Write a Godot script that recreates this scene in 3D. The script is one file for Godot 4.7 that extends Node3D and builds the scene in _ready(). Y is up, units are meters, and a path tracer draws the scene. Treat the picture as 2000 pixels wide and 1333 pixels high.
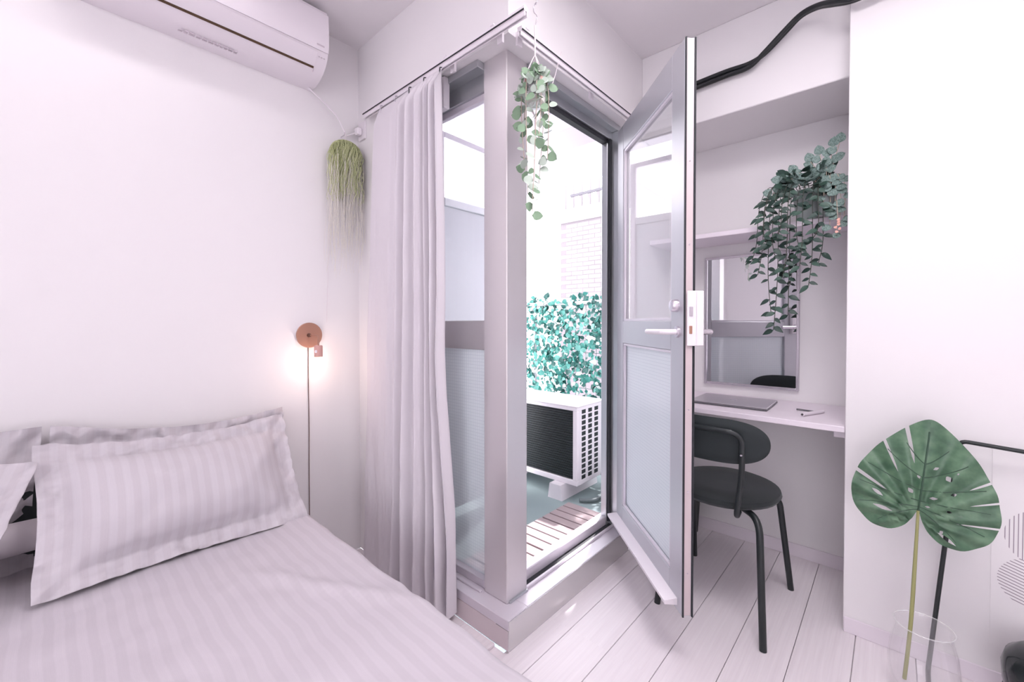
extends Node3D
# A small white bedroom with a boxed-out balcony corner. World axes: x along the window wall, -z into the desk alcove, y up, metres.

const XL := -1.921   # left wall face
const ZW := -1.022   # window wall face
const XC := -0.94    # balcony door wall face
const ZD := -2.36    # wall behind the desk
const ZR := -1.9     # face of the projecting right wall
const XR := -0.123   # its left edge
const YC := 2.41     # ceiling
const BED := 0.40    # top of the bed

var M := {}
var used := {}
var rng := RandomNumberGenerator.new()

# ------------------------------------------------------------------ helpers
func numbered(n: String, p: Node) -> String:
	var key := str(p.get_instance_id()) + "/" + n
	if not used.has(key):
		used[key] = 0
		return n
	used[key] += 1
	return "%s_%03d" % [n, used[key]]

func thing(called: String, label: String, category: String, at := Vector3.ZERO, turn := 0.0, group := "") -> Node3D:
	var o := Node3D.new()
	o.name = numbered(called, self)
	add_child(o)
	o.position = at
	o.rotation.y = turn
	tag(o, label, category, group)
	return o

func tag(o: Node, label: String, category: String, group := "") -> Node:
	o.set_meta("label", label)
	o.set_meta("category", category)
	if group != "":
		o.set_meta("group", group)
	return o

func part(called: String, mesh: Mesh, m: Material, parent: Node, at := Vector3.ZERO) -> MeshInstance3D:
	var o := MeshInstance3D.new()
	o.name = numbered(called, parent)
	o.mesh = mesh
	o.material_override = m
	parent.add_child(o)
	o.position = at
	return o

func single(called: String, mesh: Mesh, m: Material, label: String, category: String, group := "") -> MeshInstance3D:
	var o := part(called, mesh, m, self)
	tag(o, label, category, group)
	return o

func struct(called: String, mesh: Mesh, m: Material, label := "", category := "") -> MeshInstance3D:
	var o := part(called, mesh, m, self)
	o.set_meta("kind", "structure")
	o.set_meta("label", label)
	o.set_meta("category", category)
	return o

func struct_root(called: String, label: String, category: String, at := Vector3.ZERO, turn := 0.0) -> Node3D:
	var o := thing(called, label, category, at, turn)
	o.set_meta("kind", "structure")
	return o

func st_new() -> SurfaceTool:
	var st := SurfaceTool.new()
	st.begin(Mesh.PRIMITIVE_TRIANGLES)
	return st

func done(st: SurfaceTool) -> ArrayMesh:
	st.index()
	return st.commit()

# one triangle, wound clockwise as seen from the side its normals point to
func tri(st: SurfaceTool, p: Array, n: Array, uv: Array) -> void:
	var order := [0, 1, 2]
	var a: Vector3 = p[0]
	var b: Vector3 = p[1]
	var c: Vector3 = p[2]
	var s: Vector3 = n[0] + n[1] + n[2]
	if (b - a).cross(c - a).dot(s) > 0.0:
		order = [0, 2, 1]
	for k in order:
		st.set_normal(n[k])
		st.set_uv(uv[k])
		st.add_vertex(p[k])

func face(st: SurfaceTool, pts: Array, n: Vector3, uvs := []) -> void:
	n = n.normalized()
	if uvs.is_empty():
		var a := n.abs()
		for q: Vector3 in pts:
			if a.x >= a.y and a.x >= a.z:
				uvs.append(Vector2(q.z, -q.y))
			elif a.y >= a.z:
				uvs.append(Vector2(q.x, q.z))
			else:
				uvs.append(Vector2(q.x, -q.y))
	for k in range(1, pts.size() - 1):
		tri(st, [pts[0], pts[k], pts[k + 1]], [n, n, n], [uvs[0], uvs[k], uvs[k + 1]])

func add_box(st: SurfaceTool, lo: Vector3, hi: Vector3, b := 0.0, xf := Transform3D()) -> void:
	var c := (lo + hi) / 2.0
	var h := (hi - lo).abs() / 2.0
	b = minf(b, minf(h.x, minf(h.y, h.z)) * 0.9)
	for a in 3:
		var p := (a + 1) % 3
		var q := (a + 2) % 3
		for s in [-1.0, 1.0]:
			var pts := []
			for e in [[-1, -1], [1, -1], [1, 1], [-1, 1]]:
				var v := Vector3.ZERO
				v[a] = s * h[a]
				v[p] = e[0] * (h[p] - b)
				v[q] = e[1] * (h[q] - b)
				pts.append(xf * (c + v))
			var n := Vector3.ZERO
			n[a] = s
			face(st, pts, xf.basis * n)
		if b > 0.0:
			for s in [-1.0, 1.0]:
				for t in [-1.0, 1.0]:
					var pts := []
					for e in [[0, -1], [0, 1], [1, 1], [1, -1]]:
						var v := Vector3.ZERO
						v[p] = s * (h[p] - (b if e[0] == 1 else 0.0))
						v[q] = t * (h[q] - (0.0 if e[0] == 1 else b))
						v[a] = e[1] * (h[a] - b)
						pts.append(xf * (c + v))
					var n := Vector3.ZERO
					n[p] = s
					n[q] = t
					face(st, pts, xf.basis * n)
	if b > 0.0:
		for sx in [-1.0, 1.0]:
			for sy in [-1.0, 1.0]:
				for sz in [-1.0, 1.0]:
					var sg := Vector3(sx, sy, sz)
					var pts := []
					for a in 3:
						var v := sg * (h - Vector3(b, b, b))
						v[a] = sg[a] * h[a]
						pts.append(xf * (c + v))
					face(st, pts, xf.basis * sg)

func box(lo: Vector3, hi: Vector3, b := 0.0) -> ArrayMesh:
	var st := st_new()
	add_box(st, lo, hi, b)
	return done(st)

func sheet_z(x0: float, y0: float, x1: float, y1: float, z: float) -> ArrayMesh:
	var st := st_new()
	face(st, [Vector3(x0, y0, z), Vector3(x1, y0, z), Vector3(x1, y1, z), Vector3(x0, y1, z)], Vector3.BACK)
	return done(st)

func boxes(list: Array, b := 0.0) -> ArrayMesh:
	var st := st_new()
	for e in list:
		add_box(st, e[0], e[1], b)
	return done(st)

func add_tube(st: SurfaceTool, pts: Array, r, sides := 8, caps := true) -> void:
	var n := pts.size()
	var rings := []
	var up := Vector3.UP
	var t0: Vector3 = (pts[1] - pts[0]).normalized()
	if absf(t0.dot(up)) > 0.9:
		up = Vector3.RIGHT
	var side := t0.cross(up).normalized()
	for i in n:
		var t: Vector3 = (pts[mini(i + 1, n - 1)] - pts[maxi(i - 1, 0)]).normalized()
		side = (side - t * side.dot(t)).normalized()
		var w := t.cross(side)
		var rad: float = r[i] if r is Array else r
		var ring := []
		for k in sides:
			var a := TAU * k / sides
			var d := side * cos(a) + w * sin(a)
			ring.append([pts[i] + d * rad, d])
		rings.append(ring)
	for i in n - 1:
		for k in sides:
			var k2 := (k + 1) % sides
			var A = rings[i][k]
			var B = rings[i][k2]
			var C = rings[i + 1][k2]
			var D = rings[i + 1][k]
			var ua := Vector2(float(k) / sides, i)
			var ub := Vector2(float(k + 1) / sides, i)
			tri(st, [A[0], B[0], C[0]], [A[1], B[1], C[1]], [ua, ub, ub + Vector2(0, 1)])
			tri(st, [A[0], C[0], D[0]], [A[1], C[1], D[1]], [ua, ub + Vector2(0, 1), ua + Vector2(0, 1)])
	if caps:
		for e in [[0, 1], [n - 1, n - 2]]:
			var pl := []
			for q in rings[e[0]]:
				pl.append(q[0])
			face(st, pl, pts[e[0]] - pts[e[1]])

func tube(pts: Array, r, sides := 8) -> ArrayMesh:
	var st := st_new()
	add_tube(st, pts, r, sides)
	return done(st)

# smooth curve through points
func curve(pts: Array, steps := 6) -> Array:
	var out := []
	for i in pts.size() - 1:
		var a: Vector3 = pts[maxi(i - 1, 0)]
		var b: Vector3 = pts[i]
		var c: Vector3 = pts[i + 1]
		var d: Vector3 = pts[mini(i + 2, pts.size() - 1)]
		for k in steps:
			out.append(b.cubic_interpolate(c, a, d, float(k) / steps))
	out.append(pts[-1])
	return out

# straight runs joined by rounded corners
func rounded(pts: Array, r := 0.03, steps := 5) -> Array:
	var out := [pts[0]]
	for i in range(1, pts.size() - 1):
		var p: Vector3 = pts[i]
		var a: Vector3 = pts[i - 1]
		var b: Vector3 = pts[i + 1]
		var ra := minf(r, p.distance_to(a) * 0.49)
		var rb := minf(r, p.distance_to(b) * 0.49)
		var s := p + (a - p).normalized() * ra
		var e := p + (b - p).normalized() * rb
		for k in steps + 1:
			var t := float(k) / steps
			out.append(s.lerp(p, t).lerp(p.lerp(e, t), t))
	out.append(pts[-1])
	return out

func add_lathe(st: SurfaceTool, prof: Array, segs := 24, xf := Transform3D()) -> void:
	for i in prof.size() - 1:
		var nn := []
		for e in [i, i + 1]:
			var me: Vector2 = prof[i + 1] - prof[i]
			var d := me.normalized()
			if e == i and i > 0:
				var o: Vector2 = (prof[i] - prof[i - 1]).normalized()
				if o.dot(d) > 0.75:
					d = (d + o).normalized()
			if e == i + 1 and i + 2 < prof.size():
				var o: Vector2 = (prof[i + 2] - prof[i + 1]).normalized()
				if o.dot(d) > 0.75:
					d = (d + o).normalized()
			nn.append(Vector2(d.y, -d.x))
		for k in segs:
			var q := []
			for e in [[0, k], [0, k + 1], [1, k + 1], [1, k]]:
				var a := TAU * float(e[1] % segs) / segs
				var pr: Vector2 = prof[i + e[0]]
				var nr: Vector2 = nn[e[0]]
				q.append([xf * Vector3(cos(a) * pr.x, pr.y, sin(a) * pr.x), xf.basis * Vector3(cos(a) * nr.x, nr.y, sin(a) * nr.x), Vector2(float(e[1]) / segs, float(i + e[0]))])
			if prof[i].x > 1e-5:
				tri(st, [q[0][0], q[1][0], q[2][0]], [q[0][1], q[1][1], q[2][1]], [q[0][2], q[1][2], q[2][2]])
			if prof[i + 1].x > 1e-5:
				tri(st, [q[0][0], q[2][0], q[3][0]], [q[0][1], q[2][1], q[3][1]], [q[0][2], q[2][2], q[3][2]])

func lathe(prof: Array, segs := 24, xf := Transform3D()) -> ArrayMesh:
	var st := st_new()
	add_lathe(st, prof, segs, xf)
	return done(st)

# extrude a polygon (x, y) along z from z0 to z1, sides smoothed where they turn gently
func add_prism(st: SurfaceTool, poly: PackedVector2Array, z0: float, z1: float, xf := Transform3D()) -> void:
	var ids := Geometry2D.triangulate_polygon(poly)
	for zz in [z0, z1]:
		var n := xf.basis * Vector3(0, 0, signf(zz - (z0 + z1) / 2.0))
		for i in range(0, ids.size(), 3):
			var p := []
			var u := []
			for k in 3:
				var v := poly[ids[i + k]]
				p.append(xf * Vector3(v.x, v.y, zz))
				u.append(v)
			tri(st, p, [n, n, n], u)
	var cw := 1.0 if Geometry2D.is_polygon_clockwise(poly) else -1.0
	var m := poly.size()
	for i in m:
		var a := poly[i]
		var b := poly[(i + 1) % m]
		var d := (b - a).normalized()
		var da := (a - poly[(i + m - 1) % m]).normalized()
		var db := (poly[(i + 2) % m] - b).normalized()
		var d1 := (d + da).normalized() if d.dot(da) > 0.8 else d
		var d2 := (d + db).normalized() if d.dot(db) > 0.8 else d
		var n1 := xf.basis * Vector3(-d1.y, d1.x, 0) * cw
		var n2 := xf.basis * Vector3(-d2.y, d2.x, 0) * cw
		var A := xf * Vector3(a.x, a.y, z0)
		var B := xf * Vector3(b.x, b.y, z0)
		var C := xf * Vector3(b.x, b.y, z1)
		var D := xf * Vector3(a.x, a.y, z1)
		tri(st, [A, B, C], [n1, n2, n2], [Vector2(0, z0), Vector2(1, z0), Vector2(1, z1)])
		tri(st, [A, C, D], [n1, n2, n1], [Vector2(0, z0), Vector2(1, z1), Vector2(0, z1)])

func prism(poly: PackedVector2Array, z0: float, z1: float, xf := Transform3D()) -> ArrayMesh:
	var st := st_new()
	add_prism(st, poly, z0, z1, xf)
	return done(st)

# a sheet given as rows of points, smooth; flip turns its front
func add_grid(st: SurfaceTool, rows: Array, uvs: Array, flip := false) -> void:
	var h := rows.size()
	var w: int = rows[0].size()
	var nn := []
	for j in h:
		var line := []
		for i in w:
			var dx: Vector3 = rows[j][mini(i + 1, w - 1)] - rows[j][maxi(i - 1, 0)]
			var dy: Vector3 = rows[mini(j + 1, h - 1)][i] - rows[maxi(j - 1, 0)][i]
			var n := dx.cross(dy).normalized()
			if n.length_squared() < 0.5:
				n = Vector3.UP
			line.append(-n if flip else n)
		nn.append(line)
	for j in h - 1:
		for i in w - 1:
			var q := [[j, i], [j, i + 1], [j + 1, i + 1], [j + 1, i]]
			var p := []
			var n := []
			var u := []
			for e in q:
				p.append(rows[e[0]][e[1]])
				n.append(nn[e[0]][e[1]])
				u.append(uvs[e[0]][e[1]])
			tri(st, [p[0], p[1], p[2]], [n[0], n[1], n[2]], [u[0], u[1], u[2]])
			tri(st, [p[0], p[2], p[3]], [n[0], n[2], n[3]], [u[0], u[2], u[3]])

# ------------------------------------------------------------------ materials
func mat(called: String, c: Color, rough := 0.6, metal := 0.0) -> StandardMaterial3D:
	var m := StandardMaterial3D.new()
	m.albedo_color = c
	m.roughness = rough
	m.metallic = metal
	M[called] = m
	return m

func tex(img: Image) -> ImageTexture:
	img.generate_mipmaps()
	return ImageTexture.create_from_image(img)

func c255(r: int, g: int, b: int) -> Color:
	return Color(r / 255.0, g / 255.0, b / 255.0)

func stripe_tex(a: Color, b: Color, seed_: int) -> ImageTexture:
	# satin stripe: two weaves of nearly the same yarn, with a fine thread grain
	var img := Image.create(128, 128, false, Image.FORMAT_RGB8)
	var r := RandomNumberGenerator.new()
	r.seed = seed_
	for x in 128:
		var t := smoothstep(0.0, 6.0, minf(absf(x - 32.0), absf(x - 96.0)))
		var inside := 1.0 if x > 32 and x < 96 else 0.0
		var k := lerpf(0.5, inside, t)
		var thread := r.randf_range(-0.008, 0.008)
		for y in 128:
			var c := a.lerp(b, k)
			var g := thread + r.randf_range(-0.006, 0.006)
			img.set_pixel(x, y, Color(c.r + g, c.g + g, c.b + g))
	return tex(img)

func wood_tex(base: Color, grain: Color, seed_: int, amount := 1.0) -> ImageTexture:
	var n := FastNoiseLite.new()
	n.seed = seed_
	n.frequency = 0.01
	n.fractal_octaves = 4
	var img := Image.create(128, 512, false, Image.FORMAT_RGB8)
	for x in 128:
		for y in 512:
			var v := n.get_noise_2d(x * 6.0, y * 0.35) * 0.6 + n.get_noise_2d(x * 22.0 + 900.0, y * 1.1) * 0.5
			img.set_pixel(x, y, base.lerp(grain, clampf(0.35 + v * amount, 0.0, 1.0)))
	return tex(img)

func make_materials() -> void:
	mat("wall", c255(240, 237, 239), 0.92)
	mat("ceiling", c255(240, 236, 239), 0.95)
	mat("base", c255(236, 228, 236), 0.6)
	mat("desk", c255(240, 231, 240), 0.45)
	mat("alu", c255(196, 199, 202), 0.3, 0.85)
	mat("alu_door", c255(194, 194, 200), 0.38, 0.5)
	mat("alu_pale", c255(226, 220, 228), 0.4, 0.35)
	mat("post", c255(222, 218, 220), 0.34, 0.65)
	mat("step", c255(214, 212, 212), 0.26, 0.7)
	mat("step_wood", c255(226, 214, 217), 0.5)
	mat("gasket", c255(38, 40, 46), 0.6)
	mat("white_plastic", c255(240, 234, 240), 0.4)
	mat("slot", c255(86, 62, 44), 0.7)
	mat("print_grey", c255(216, 206, 214), 0.7)
	mat("steel", c255(214, 208, 216), 0.25, 0.8)
	mat("black_tube", c255(34, 40, 42), 0.4)
	mat("black_fabric", c255(31, 37, 39), 0.85).rim_enabled = true
	mat("black_back", c255(42, 49, 51), 0.8)
	mat("bin", c255(28, 32, 34), 0.5)
	mat("copper", c255(176, 132, 114), 0.45, 0.25)
	mat("socket", c255(206, 160, 152), 0.5)
	mat("cord_brown", c255(96, 66, 56), 0.6)
	mat("cable", c255(24, 28, 31), 0.35)
	mat("curtain", c255(225, 220, 226), 0.9).backlight = Color(0.25, 0.25, 0.27)
	mat("dark_unit", c255(28, 34, 38), 0.6)
	mat("fin", c255(44, 52, 55), 0.5)
	mat("unit", c255(232, 226, 232), 0.45)
	mat("concrete", c255(146, 162, 163), 0.85)
	mat("slab", c255(230, 227, 233), 0.9)
	mat("slat", c255(164, 148, 150), 0.7)
	mat("render_white", c255(235, 230, 238), 0.9)
	mat("divider_sheet", c255(226, 230, 236), 0.5).backlight = Color(1, 1, 1)
	mat("band_far", c255(146, 141, 146), 0.9)
	mat("rail_far", c255(96, 94, 102), 0.6)
	mat("tile_far", c255(128, 122, 126), 0.6)
	mat("tile_far_b", c255(136, 130, 134), 0.6)
	mat("joint_far", c255(122, 116, 121), 0.9)
	mat("leaf_dark", c255(38, 62, 55), 0.5)
	mat("leaf_dark_b", c255(56, 84, 73), 0.5)
	var lg := mat("leaf_grey", Color.WHITE, 0.6)
	var ln := FastNoiseLite.new()
	ln.seed = 3
	ln.noise_type = FastNoiseLite.TYPE_CELLULAR
	ln.cellular_return_type = FastNoiseLite.RETURN_DISTANCE2_SUB
	ln.frequency = 0.09
	var li := Image.create(64, 64, false, Image.FORMAT_RGB8)
	for x in 64:
		for y in 64:
			li.set_pixel(x, y, c255(160, 178, 173).lerp(c255(74, 102, 95), smoothstep(-0.95, -0.6, ln.get_noise_2d(x, y))))
	lg.albedo_texture = tex(li)
	mat("leaf_pale", c255(186, 200, 188), 0.6)
	mat("leaf_mid", c255(130, 158, 130), 0.6)
	mat("vine", c255(70, 74, 66), 0.8)
	mat("vine_pale", c255(196, 178, 164), 0.8)
	mat("blossom", c255(244, 186, 172), 0.7)
	mat("moss", c255(214, 220, 170), 0.8)
	mat("moss_pale", c255(242, 237, 228), 0.85)
	mat("rope", c255(238, 228, 232), 0.85)
	mat("soil", c255(58, 60, 58), 0.95)
	mat("pot", c255(160, 168, 168), 0.6)
	var mt := mat("monstera", Color.WHITE, 0.3)
	var nz := FastNoiseLite.new()
	nz.seed = 12
	nz.frequency = 0.02
	nz.fractal_octaves = 4
	var mi := Image.create(256, 256, false, Image.FORMAT_RGB8)
	for x in 256:
		for y in 256:
			var t := clampf(0.45 + 0.9 * nz.get_noise_2d(x, y), 0.0, 1.0)
			mi.set_pixel(x, y, c255(58, 92, 68).lerp(c255(104, 136, 108), t))
	mt.albedo_texture = tex(mi)
	mt.uv1_scale = Vector3(3, 3, 1)
	mat("monstera_vein", c255(50, 80, 62), 0.45)
	mat("stem", c255(158, 158, 106), 0.5)
	mat("laptop", c255(196, 192, 198), 0.3, 0.7)
	mat("laptop_edge", c255(120, 118, 124), 0.4, 0.6)
	mat("pen", c255(236, 228, 236), 0.4)
	mat("pen_tip", c255(60, 54, 58), 0.5)
	mat("mirror", Color(0.93, 0.93, 0.94), 0.02, 1.0)
	mat("glossy_black", c255(36, 42, 44), 0.12)
	mat("hedge_a", c255(60, 138, 128), 0.4)
	mat("hedge_b", c255(116, 180, 170), 0.4)
	mat("hedge_light_fleck", c255(230, 236, 236), 0.4)  # near-white leaves stand in for bright light through the gaps
	mat("hedge_d", c255(32, 90, 84), 0.5)
	mat("net", c255(120, 130, 132), 0.7)
	for k in ["leaf_dark", "leaf_dark_b", "leaf_grey", "leaf_pale", "leaf_mid", "hedge_a", "hedge_b", "hedge_light_fleck", "moss", "moss_pale"]:
		M[k].backlight = Color(0.3, 0.3, 0.3)
	# glass
	var g := mat("glass_clear", Color(0.93, 0.95, 0.98, 0.10), 0.02)
	g.transparency = BaseMaterial3D.TRANSPARENCY_ALPHA
	var f := mat("glass_frost", Color(1, 1, 1, 0.9), 0.35)
	f.transparency = BaseMaterial3D.TRANSPARENCY_ALPHA
	f.backlight = Color(0.8, 0.8, 0.8)
	var img := Image.create(64, 64, false, Image.FORMAT_RGBA8)
	img.fill(Color(0.92, 0.955, 0.975, 1.0))
	img.fill_rect(Rect2i(0, 0, 64, 7), Color(0.83, 0.87, 0.90, 1.0))
	img.fill_rect(Rect2i(0, 0, 7, 64), Color(0.85, 0.89, 0.92, 1.0))
	f.albedo_texture = tex(img)
	f.uv1_scale = Vector3(80, 80, 1)
	var j := mat("glass_jar", Color(0.97, 0.98, 0.98, 0.22), 0.03)
	j.transparency = BaseMaterial3D.TRANSPARENCY_ALPHA
	var v := mat("glass_vase", Color(0.97, 0.96, 0.98, 0.09), 0.02)
	v.transparency = BaseMaterial3D.TRANSPARENCY_ALPHA
	# fabrics
	var s := mat("sheet", Color.WHITE, 0.75)
	s.albedo_texture = stripe_tex(c255(198, 192, 199), c255(203, 197, 204), 3)
	s.uv1_scale = Vector3(1.0 / 0.034, 2, 1)
	s.rim_enabled = true
	s.rim = 0.3
	var pc := mat("pillowcase", Color.WHITE, 0.75)
	pc.albedo_texture = stripe_tex(c255(198, 192, 198), c255(203, 198, 204), 5)
	pc.uv1_scale = Vector3(1.0 / 0.034, 2, 1)
	pc.rim_enabled = true
	pc.rim = 0.3
	mat("cushion_white", c255(232, 224, 230), 0.8)
	mat("gap_shade", c255(52, 58, 60), 0.85)  # dark tone stands in for shade in the gap between pillows
	# floor planks: three pale whitewashed boards
	var bases := [c255(242, 236, 240), c255(240, 233, 238), c255(244, 238, 242)]
	for k in 3:
		var w := mat("plank_%d" % k, Color.WHITE, 0.42)
		w.albedo_texture = wood_tex(bases[k], c255(231, 223, 228), 40 + k, 0.6)
		w.uv1_scale = Vector3(6.6, 0.8, 1)
	# emitters
	var e := mat("glow_white", Color(1, 1, 1), 0.5)
	e.emission_enabled = true
	e.emission = Color(1, 0.97, 0.98)
	e.emission_energy_multiplier = 3.0
	var b := mat("glow_warm", Color(1, 0.95, 0.9), 0.5)
	b.emission_enabled = true
	b.emission = Color(1, 0.86, 0.76)
	b.emission_energy_multiplier = 2.5

# ------------------------------------------------------------------ camera, sky, lights
func make_view() -> void:
	var cam := Camera3D.new()
	cam.name = "camera"
	add_child(cam)
	cam.position = Vector3(0, 1.1, 0)
	cam.rotation = Vector3(deg_to_rad(-0.86), deg_to_rad(42.1), 0)
	var near := 0.05
	cam.set_frustum(near * 1333.0 / 824.0, Vector2(0, -23.5 / 824.0 * near), near, 200.0)
	cam.current = true
	var env := Environment.new()
	env.background_mode = Environment.BG_SKY
	var sky := Sky.new()
	var sm := ProceduralSkyMaterial.new()
	sm.sky_top_color = Color(0.95, 0.945, 0.96)
	sm.sky_horizon_color = Color(0.97, 0.955, 0.97)
	sm.ground_bottom_color = Color(0.62, 0.61, 0.63)
	sm.ground_horizon_color = Color(0.86, 0.84, 0.87)
	sm.energy_multiplier = 6.0
	sky.sky_material = sm
	env.sky = sky
	env.tonemap_mode = Environment.TONE_MAPPER_LINEAR
	env.tonemap_exposure = 0.95
	env.sdfgi_enabled = true
	env.ssao_enabled = true
	env.ssil_enabled = true
	var we := WorldEnvironment.new()
	we.name = "world_environment"
	we.environment = env
	add_child(we)
	var sun := DirectionalLight3D.new()
	sun.name = "sun"
	add_child(sun)
	sun.look_at_from_position(Vector3.ZERO, Vector3(0.32, -1.37, 1.0))
	sun.light_color = Color(1, 0.97, 0.98)
	sun.light_energy = 3.2
	sun.light_angular_distance = 1.5
	sun.shadow_enabled = true

func omni(at: Vector3, energy: float, c: Color, size: float, parent: Node) -> OmniLight3D:
	var l := OmniLight3D.new()
	l.name = "lamp_light"
	parent.add_child(l)
	l.position = at
	l.light_energy = energy
	l.light_color = c
	l.light_size = size
	l.omni_range = 12.0
	l.omni_attenuation = 2.0
	l.shadow_enabled = true
	return l

func area(at: Vector3, size: Vector2, energy: float, c: Color, parent: Node) -> AreaLight3D:
	# faces straight down
	var l := AreaLight3D.new()
	l.name = "panel_light"
	parent.add_child(l)
	l.position = at
	l.rotation.x = -PI / 2
	l.area_size = size
	l.light_energy = energy
	l.light_color = c
	l.area_range = 12.0
	l.area_attenuation = 2.0
	l.shadow_enabled = true
	return l

# ------------------------------------------------------------------ the room
func make_room() -> void:
	struct("wall_left", box(Vector3(-2.03, 0, ZW - 0.1), Vector3(XL, YC, 2.4)), M.wall, "plain white wall behind the bed head", "wall")
	struct("wall_window", boxes([
		[Vector3(XL, 0, ZW - 0.1), Vector3(-1.74, YC, ZW)],
		[Vector3(-1.74, 2.047, ZW - 0.1), Vector3(XC, YC, ZW)]]), M.wall, "white wall above and beside the curtained window", "wall")
	struct("wall_door", boxes([
		[Vector3(XC - 0.12, 2.047, -1.875), Vector3(XC, YC, ZW - 0.1)],
		[Vector3(XC - 0.12, 0, ZD - 0.1), Vector3(XC, YC, -1.875)]]), M.wall, "white wall above and beyond the balcony door", "wall")
	struct("wall_desk", box(Vector3(XC, 0, ZD - 0.1), Vector3(XR, YC, ZD)), M.wall, "white wall of the alcove behind the desk", "wall")
	struct("wall_beam", box(Vector3(XC, 2.011, ZD), Vector3(XR, YC, -2.005), 0.003), M.wall, "white boxed beam across the top of the desk alcove", "beam")
	struct("wall_right", box(Vector3(XR, 0, ZD - 0.1), Vector3(1.7, YC, ZR), 0.002), M.wall, "white projecting wall to the right of the desk alcove", "wall")
	struct("wall_side", box(Vector3(1.7, 0, -2.0), Vector3(1.8, YC, 2.4)), M.wall, "white side wall of the room", "wall")
	struct("wall_back", boxes([
		[Vector3(-2.03, 0, 2.4), Vector3(-0.2, YC, 2.5)],
		[Vector3(1.4, 0, 2.4), Vector3(1.8, YC, 2.5)],
		[Vector3(-0.2, 2.2, 2.4), Vector3(1.4, YC, 2.5)],
		[Vector3(-0.2, 0, 2.4), Vector3(1.4, 0.1, 2.5)]]), M.wall, "white back wall of the room", "wall")
	var wb := struct_root("window_2", "wide unseen window opposite the desk alcove, placed to light the alcove and right wall", "window")  # out of view, placed to bring daylight onto the right wall and alcove
	part("frame", boxes([
		[Vector3(-0.2, 0.1, 2.42), Vector3(-0.16, 2.2, 2.47)],
		[Vector3(1.36, 0.1, 2.42), Vector3(1.4, 2.2, 2.47)],
		[Vector3(0.58, 0.14, 2.42), Vector3(0.62, 2.16, 2.47)],
		[Vector3(-0.16, 2.16, 2.42), Vector3(1.36, 2.2, 2.47)],
		[Vector3(-0.16, 0.1, 2.42), Vector3(1.36, 0.14, 2.47)]], 0.002), M.alu, wb)
	part("pane", box(Vector3(-0.16, 0.14, 2.443), Vector3(0.58, 2.16, 2.447)), M.glass_clear, wb)
	part("pane", box(Vector3(0.62, 0.14, 2.443), Vector3(1.36, 2.16, 2.447)), M.glass_clear, wb)
	struct("ceiling", boxes([
		[Vector3(-2.03, YC, ZW - 0.1), Vector3(1.8, YC + 0.1, 2.5)],
		[Vector3(XC - 0.12, YC, ZD - 0.1), Vector3(1.8, YC + 0.1, ZW - 0.1)]]), M.ceiling, "plain white ceiling", "ceiling")
	# floor: slab with one board after another
	var fl := struct("floor", boxes([
		[Vector3(-2.03, -0.12, ZW), Vector3(1.8, -0.012, 2.5)],
		[Vector3(XC - 0.02, -0.12, ZD - 0.1), Vector3(1.8, -0.012, ZW)]]), M.plank_1, "pale whitewashed plank floor", "floor")
	var r := RandomNumberGenerator.new()
	r.seed = 11
	var w := 0.1525
	for k in range(-9, 16):
		var x0 := -0.696 + k * w
		var x1 := x0 + w - 0.002
		if x1 < XL or x0 > 1.7:
			continue
		x0 = maxf(x0, XL)
		x1 = minf(x1, 1.7)
		var z := ZD if x0 > XC - 0.01 else ZW
		if x0 < XC and x1 > XC:
			x0 = XC
			z = ZD
		var first := true
		while z < 2.4:
			var l := r.randf_range(1.1, 1.8)
			if first:
				l = r.randf_range(1.4, 1.9)
			first = false
			var z1 := minf(z + l, 2.4)
			part("plank", box(Vector3(x0, -0.012, z), Vector3(x1, 0, z1 - 0.0015), 0.0012), M["plank_%d" % r.randi_range(0, 2)], fl)
			z = z1
	# baseboards
	struct("baseboard_desk", box(Vector3(XC, 0, ZD), Vector3(XR, 0.06, ZD + 0.009), 0.002), M.base, "low white baseboard under the desk", "baseboard")
	struct("baseboard_right", box(Vector3(XR + 0.002, 0, ZR), Vector3(1.7, 0.055, ZR + 0.005), 0.002), M.base, "low white baseboard along the right wall", "baseboard")
	# raised sill (step) of the balcony corner
	var s := struct_root("trim_1", "raised metal and wood sill below the balcony window and door", "sill")
	part("sill_top", boxes([
		[Vector3(-1.74, 0.07, ZW - 0.1), Vector3(XC, 0.105, ZW)],
		[Vector3(XC - 0.12, 0.07, -1.875), Vector3(XC, 0.105, ZW - 0.1)]], 0.002), M.alu_pale, s)
	part("wood_riser", box(Vector3(-1.74, 0.0, ZW - 0.06), Vector3(XC - 0.002, 0.068, ZW - 0.002), 0.001), M.step_wood, s)
	part("metal_riser", box(Vector3(XC - 0.06, 0.0, -1.875), Vector3(XC - 0.001, 0.0685, ZW - 0.002)), M.step, s)
	part("metal_facing", box(Vector3(XC, 0.0, -1.875), Vector3(XC + 0.0025, 0.103, ZW), 0.001), M.step, s)
	# threshold of the door: inner ridge, dark channel, outer lip
	part("threshold_ridge", box(Vector3(-1.012, 0.105, -1.86), Vector3(-1.0, 0.116, -1.19), 0.002), M.alu_pale, s)
	part("threshold_channel", box(Vector3(-1.034, 0.105, -1.86), Vector3(-1.012, 0.112, -1.19)), M.gasket, s)
	part("threshold_lip", box(Vector3(-1.075, 0.05, -1.86), Vector3(-1.034, 0.152, -1.12), 0.003), M.alu_pale, s)
	# corner post
	var p := struct_root("trim_2", "tall brushed metal corner post between window and balcony door", "post")
	part("post_body", box(Vector3(-1.115, 0.105, -1.19), Vector3(-1.0, 2.047, -1.08), 0.0025), M.post, p)
	part("foot_bracket", box(Vector3(-1.003, 0.105, -1.188), Vector3(-0.993, 0.113, -1.09), 0.001), M.alu, p)

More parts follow.
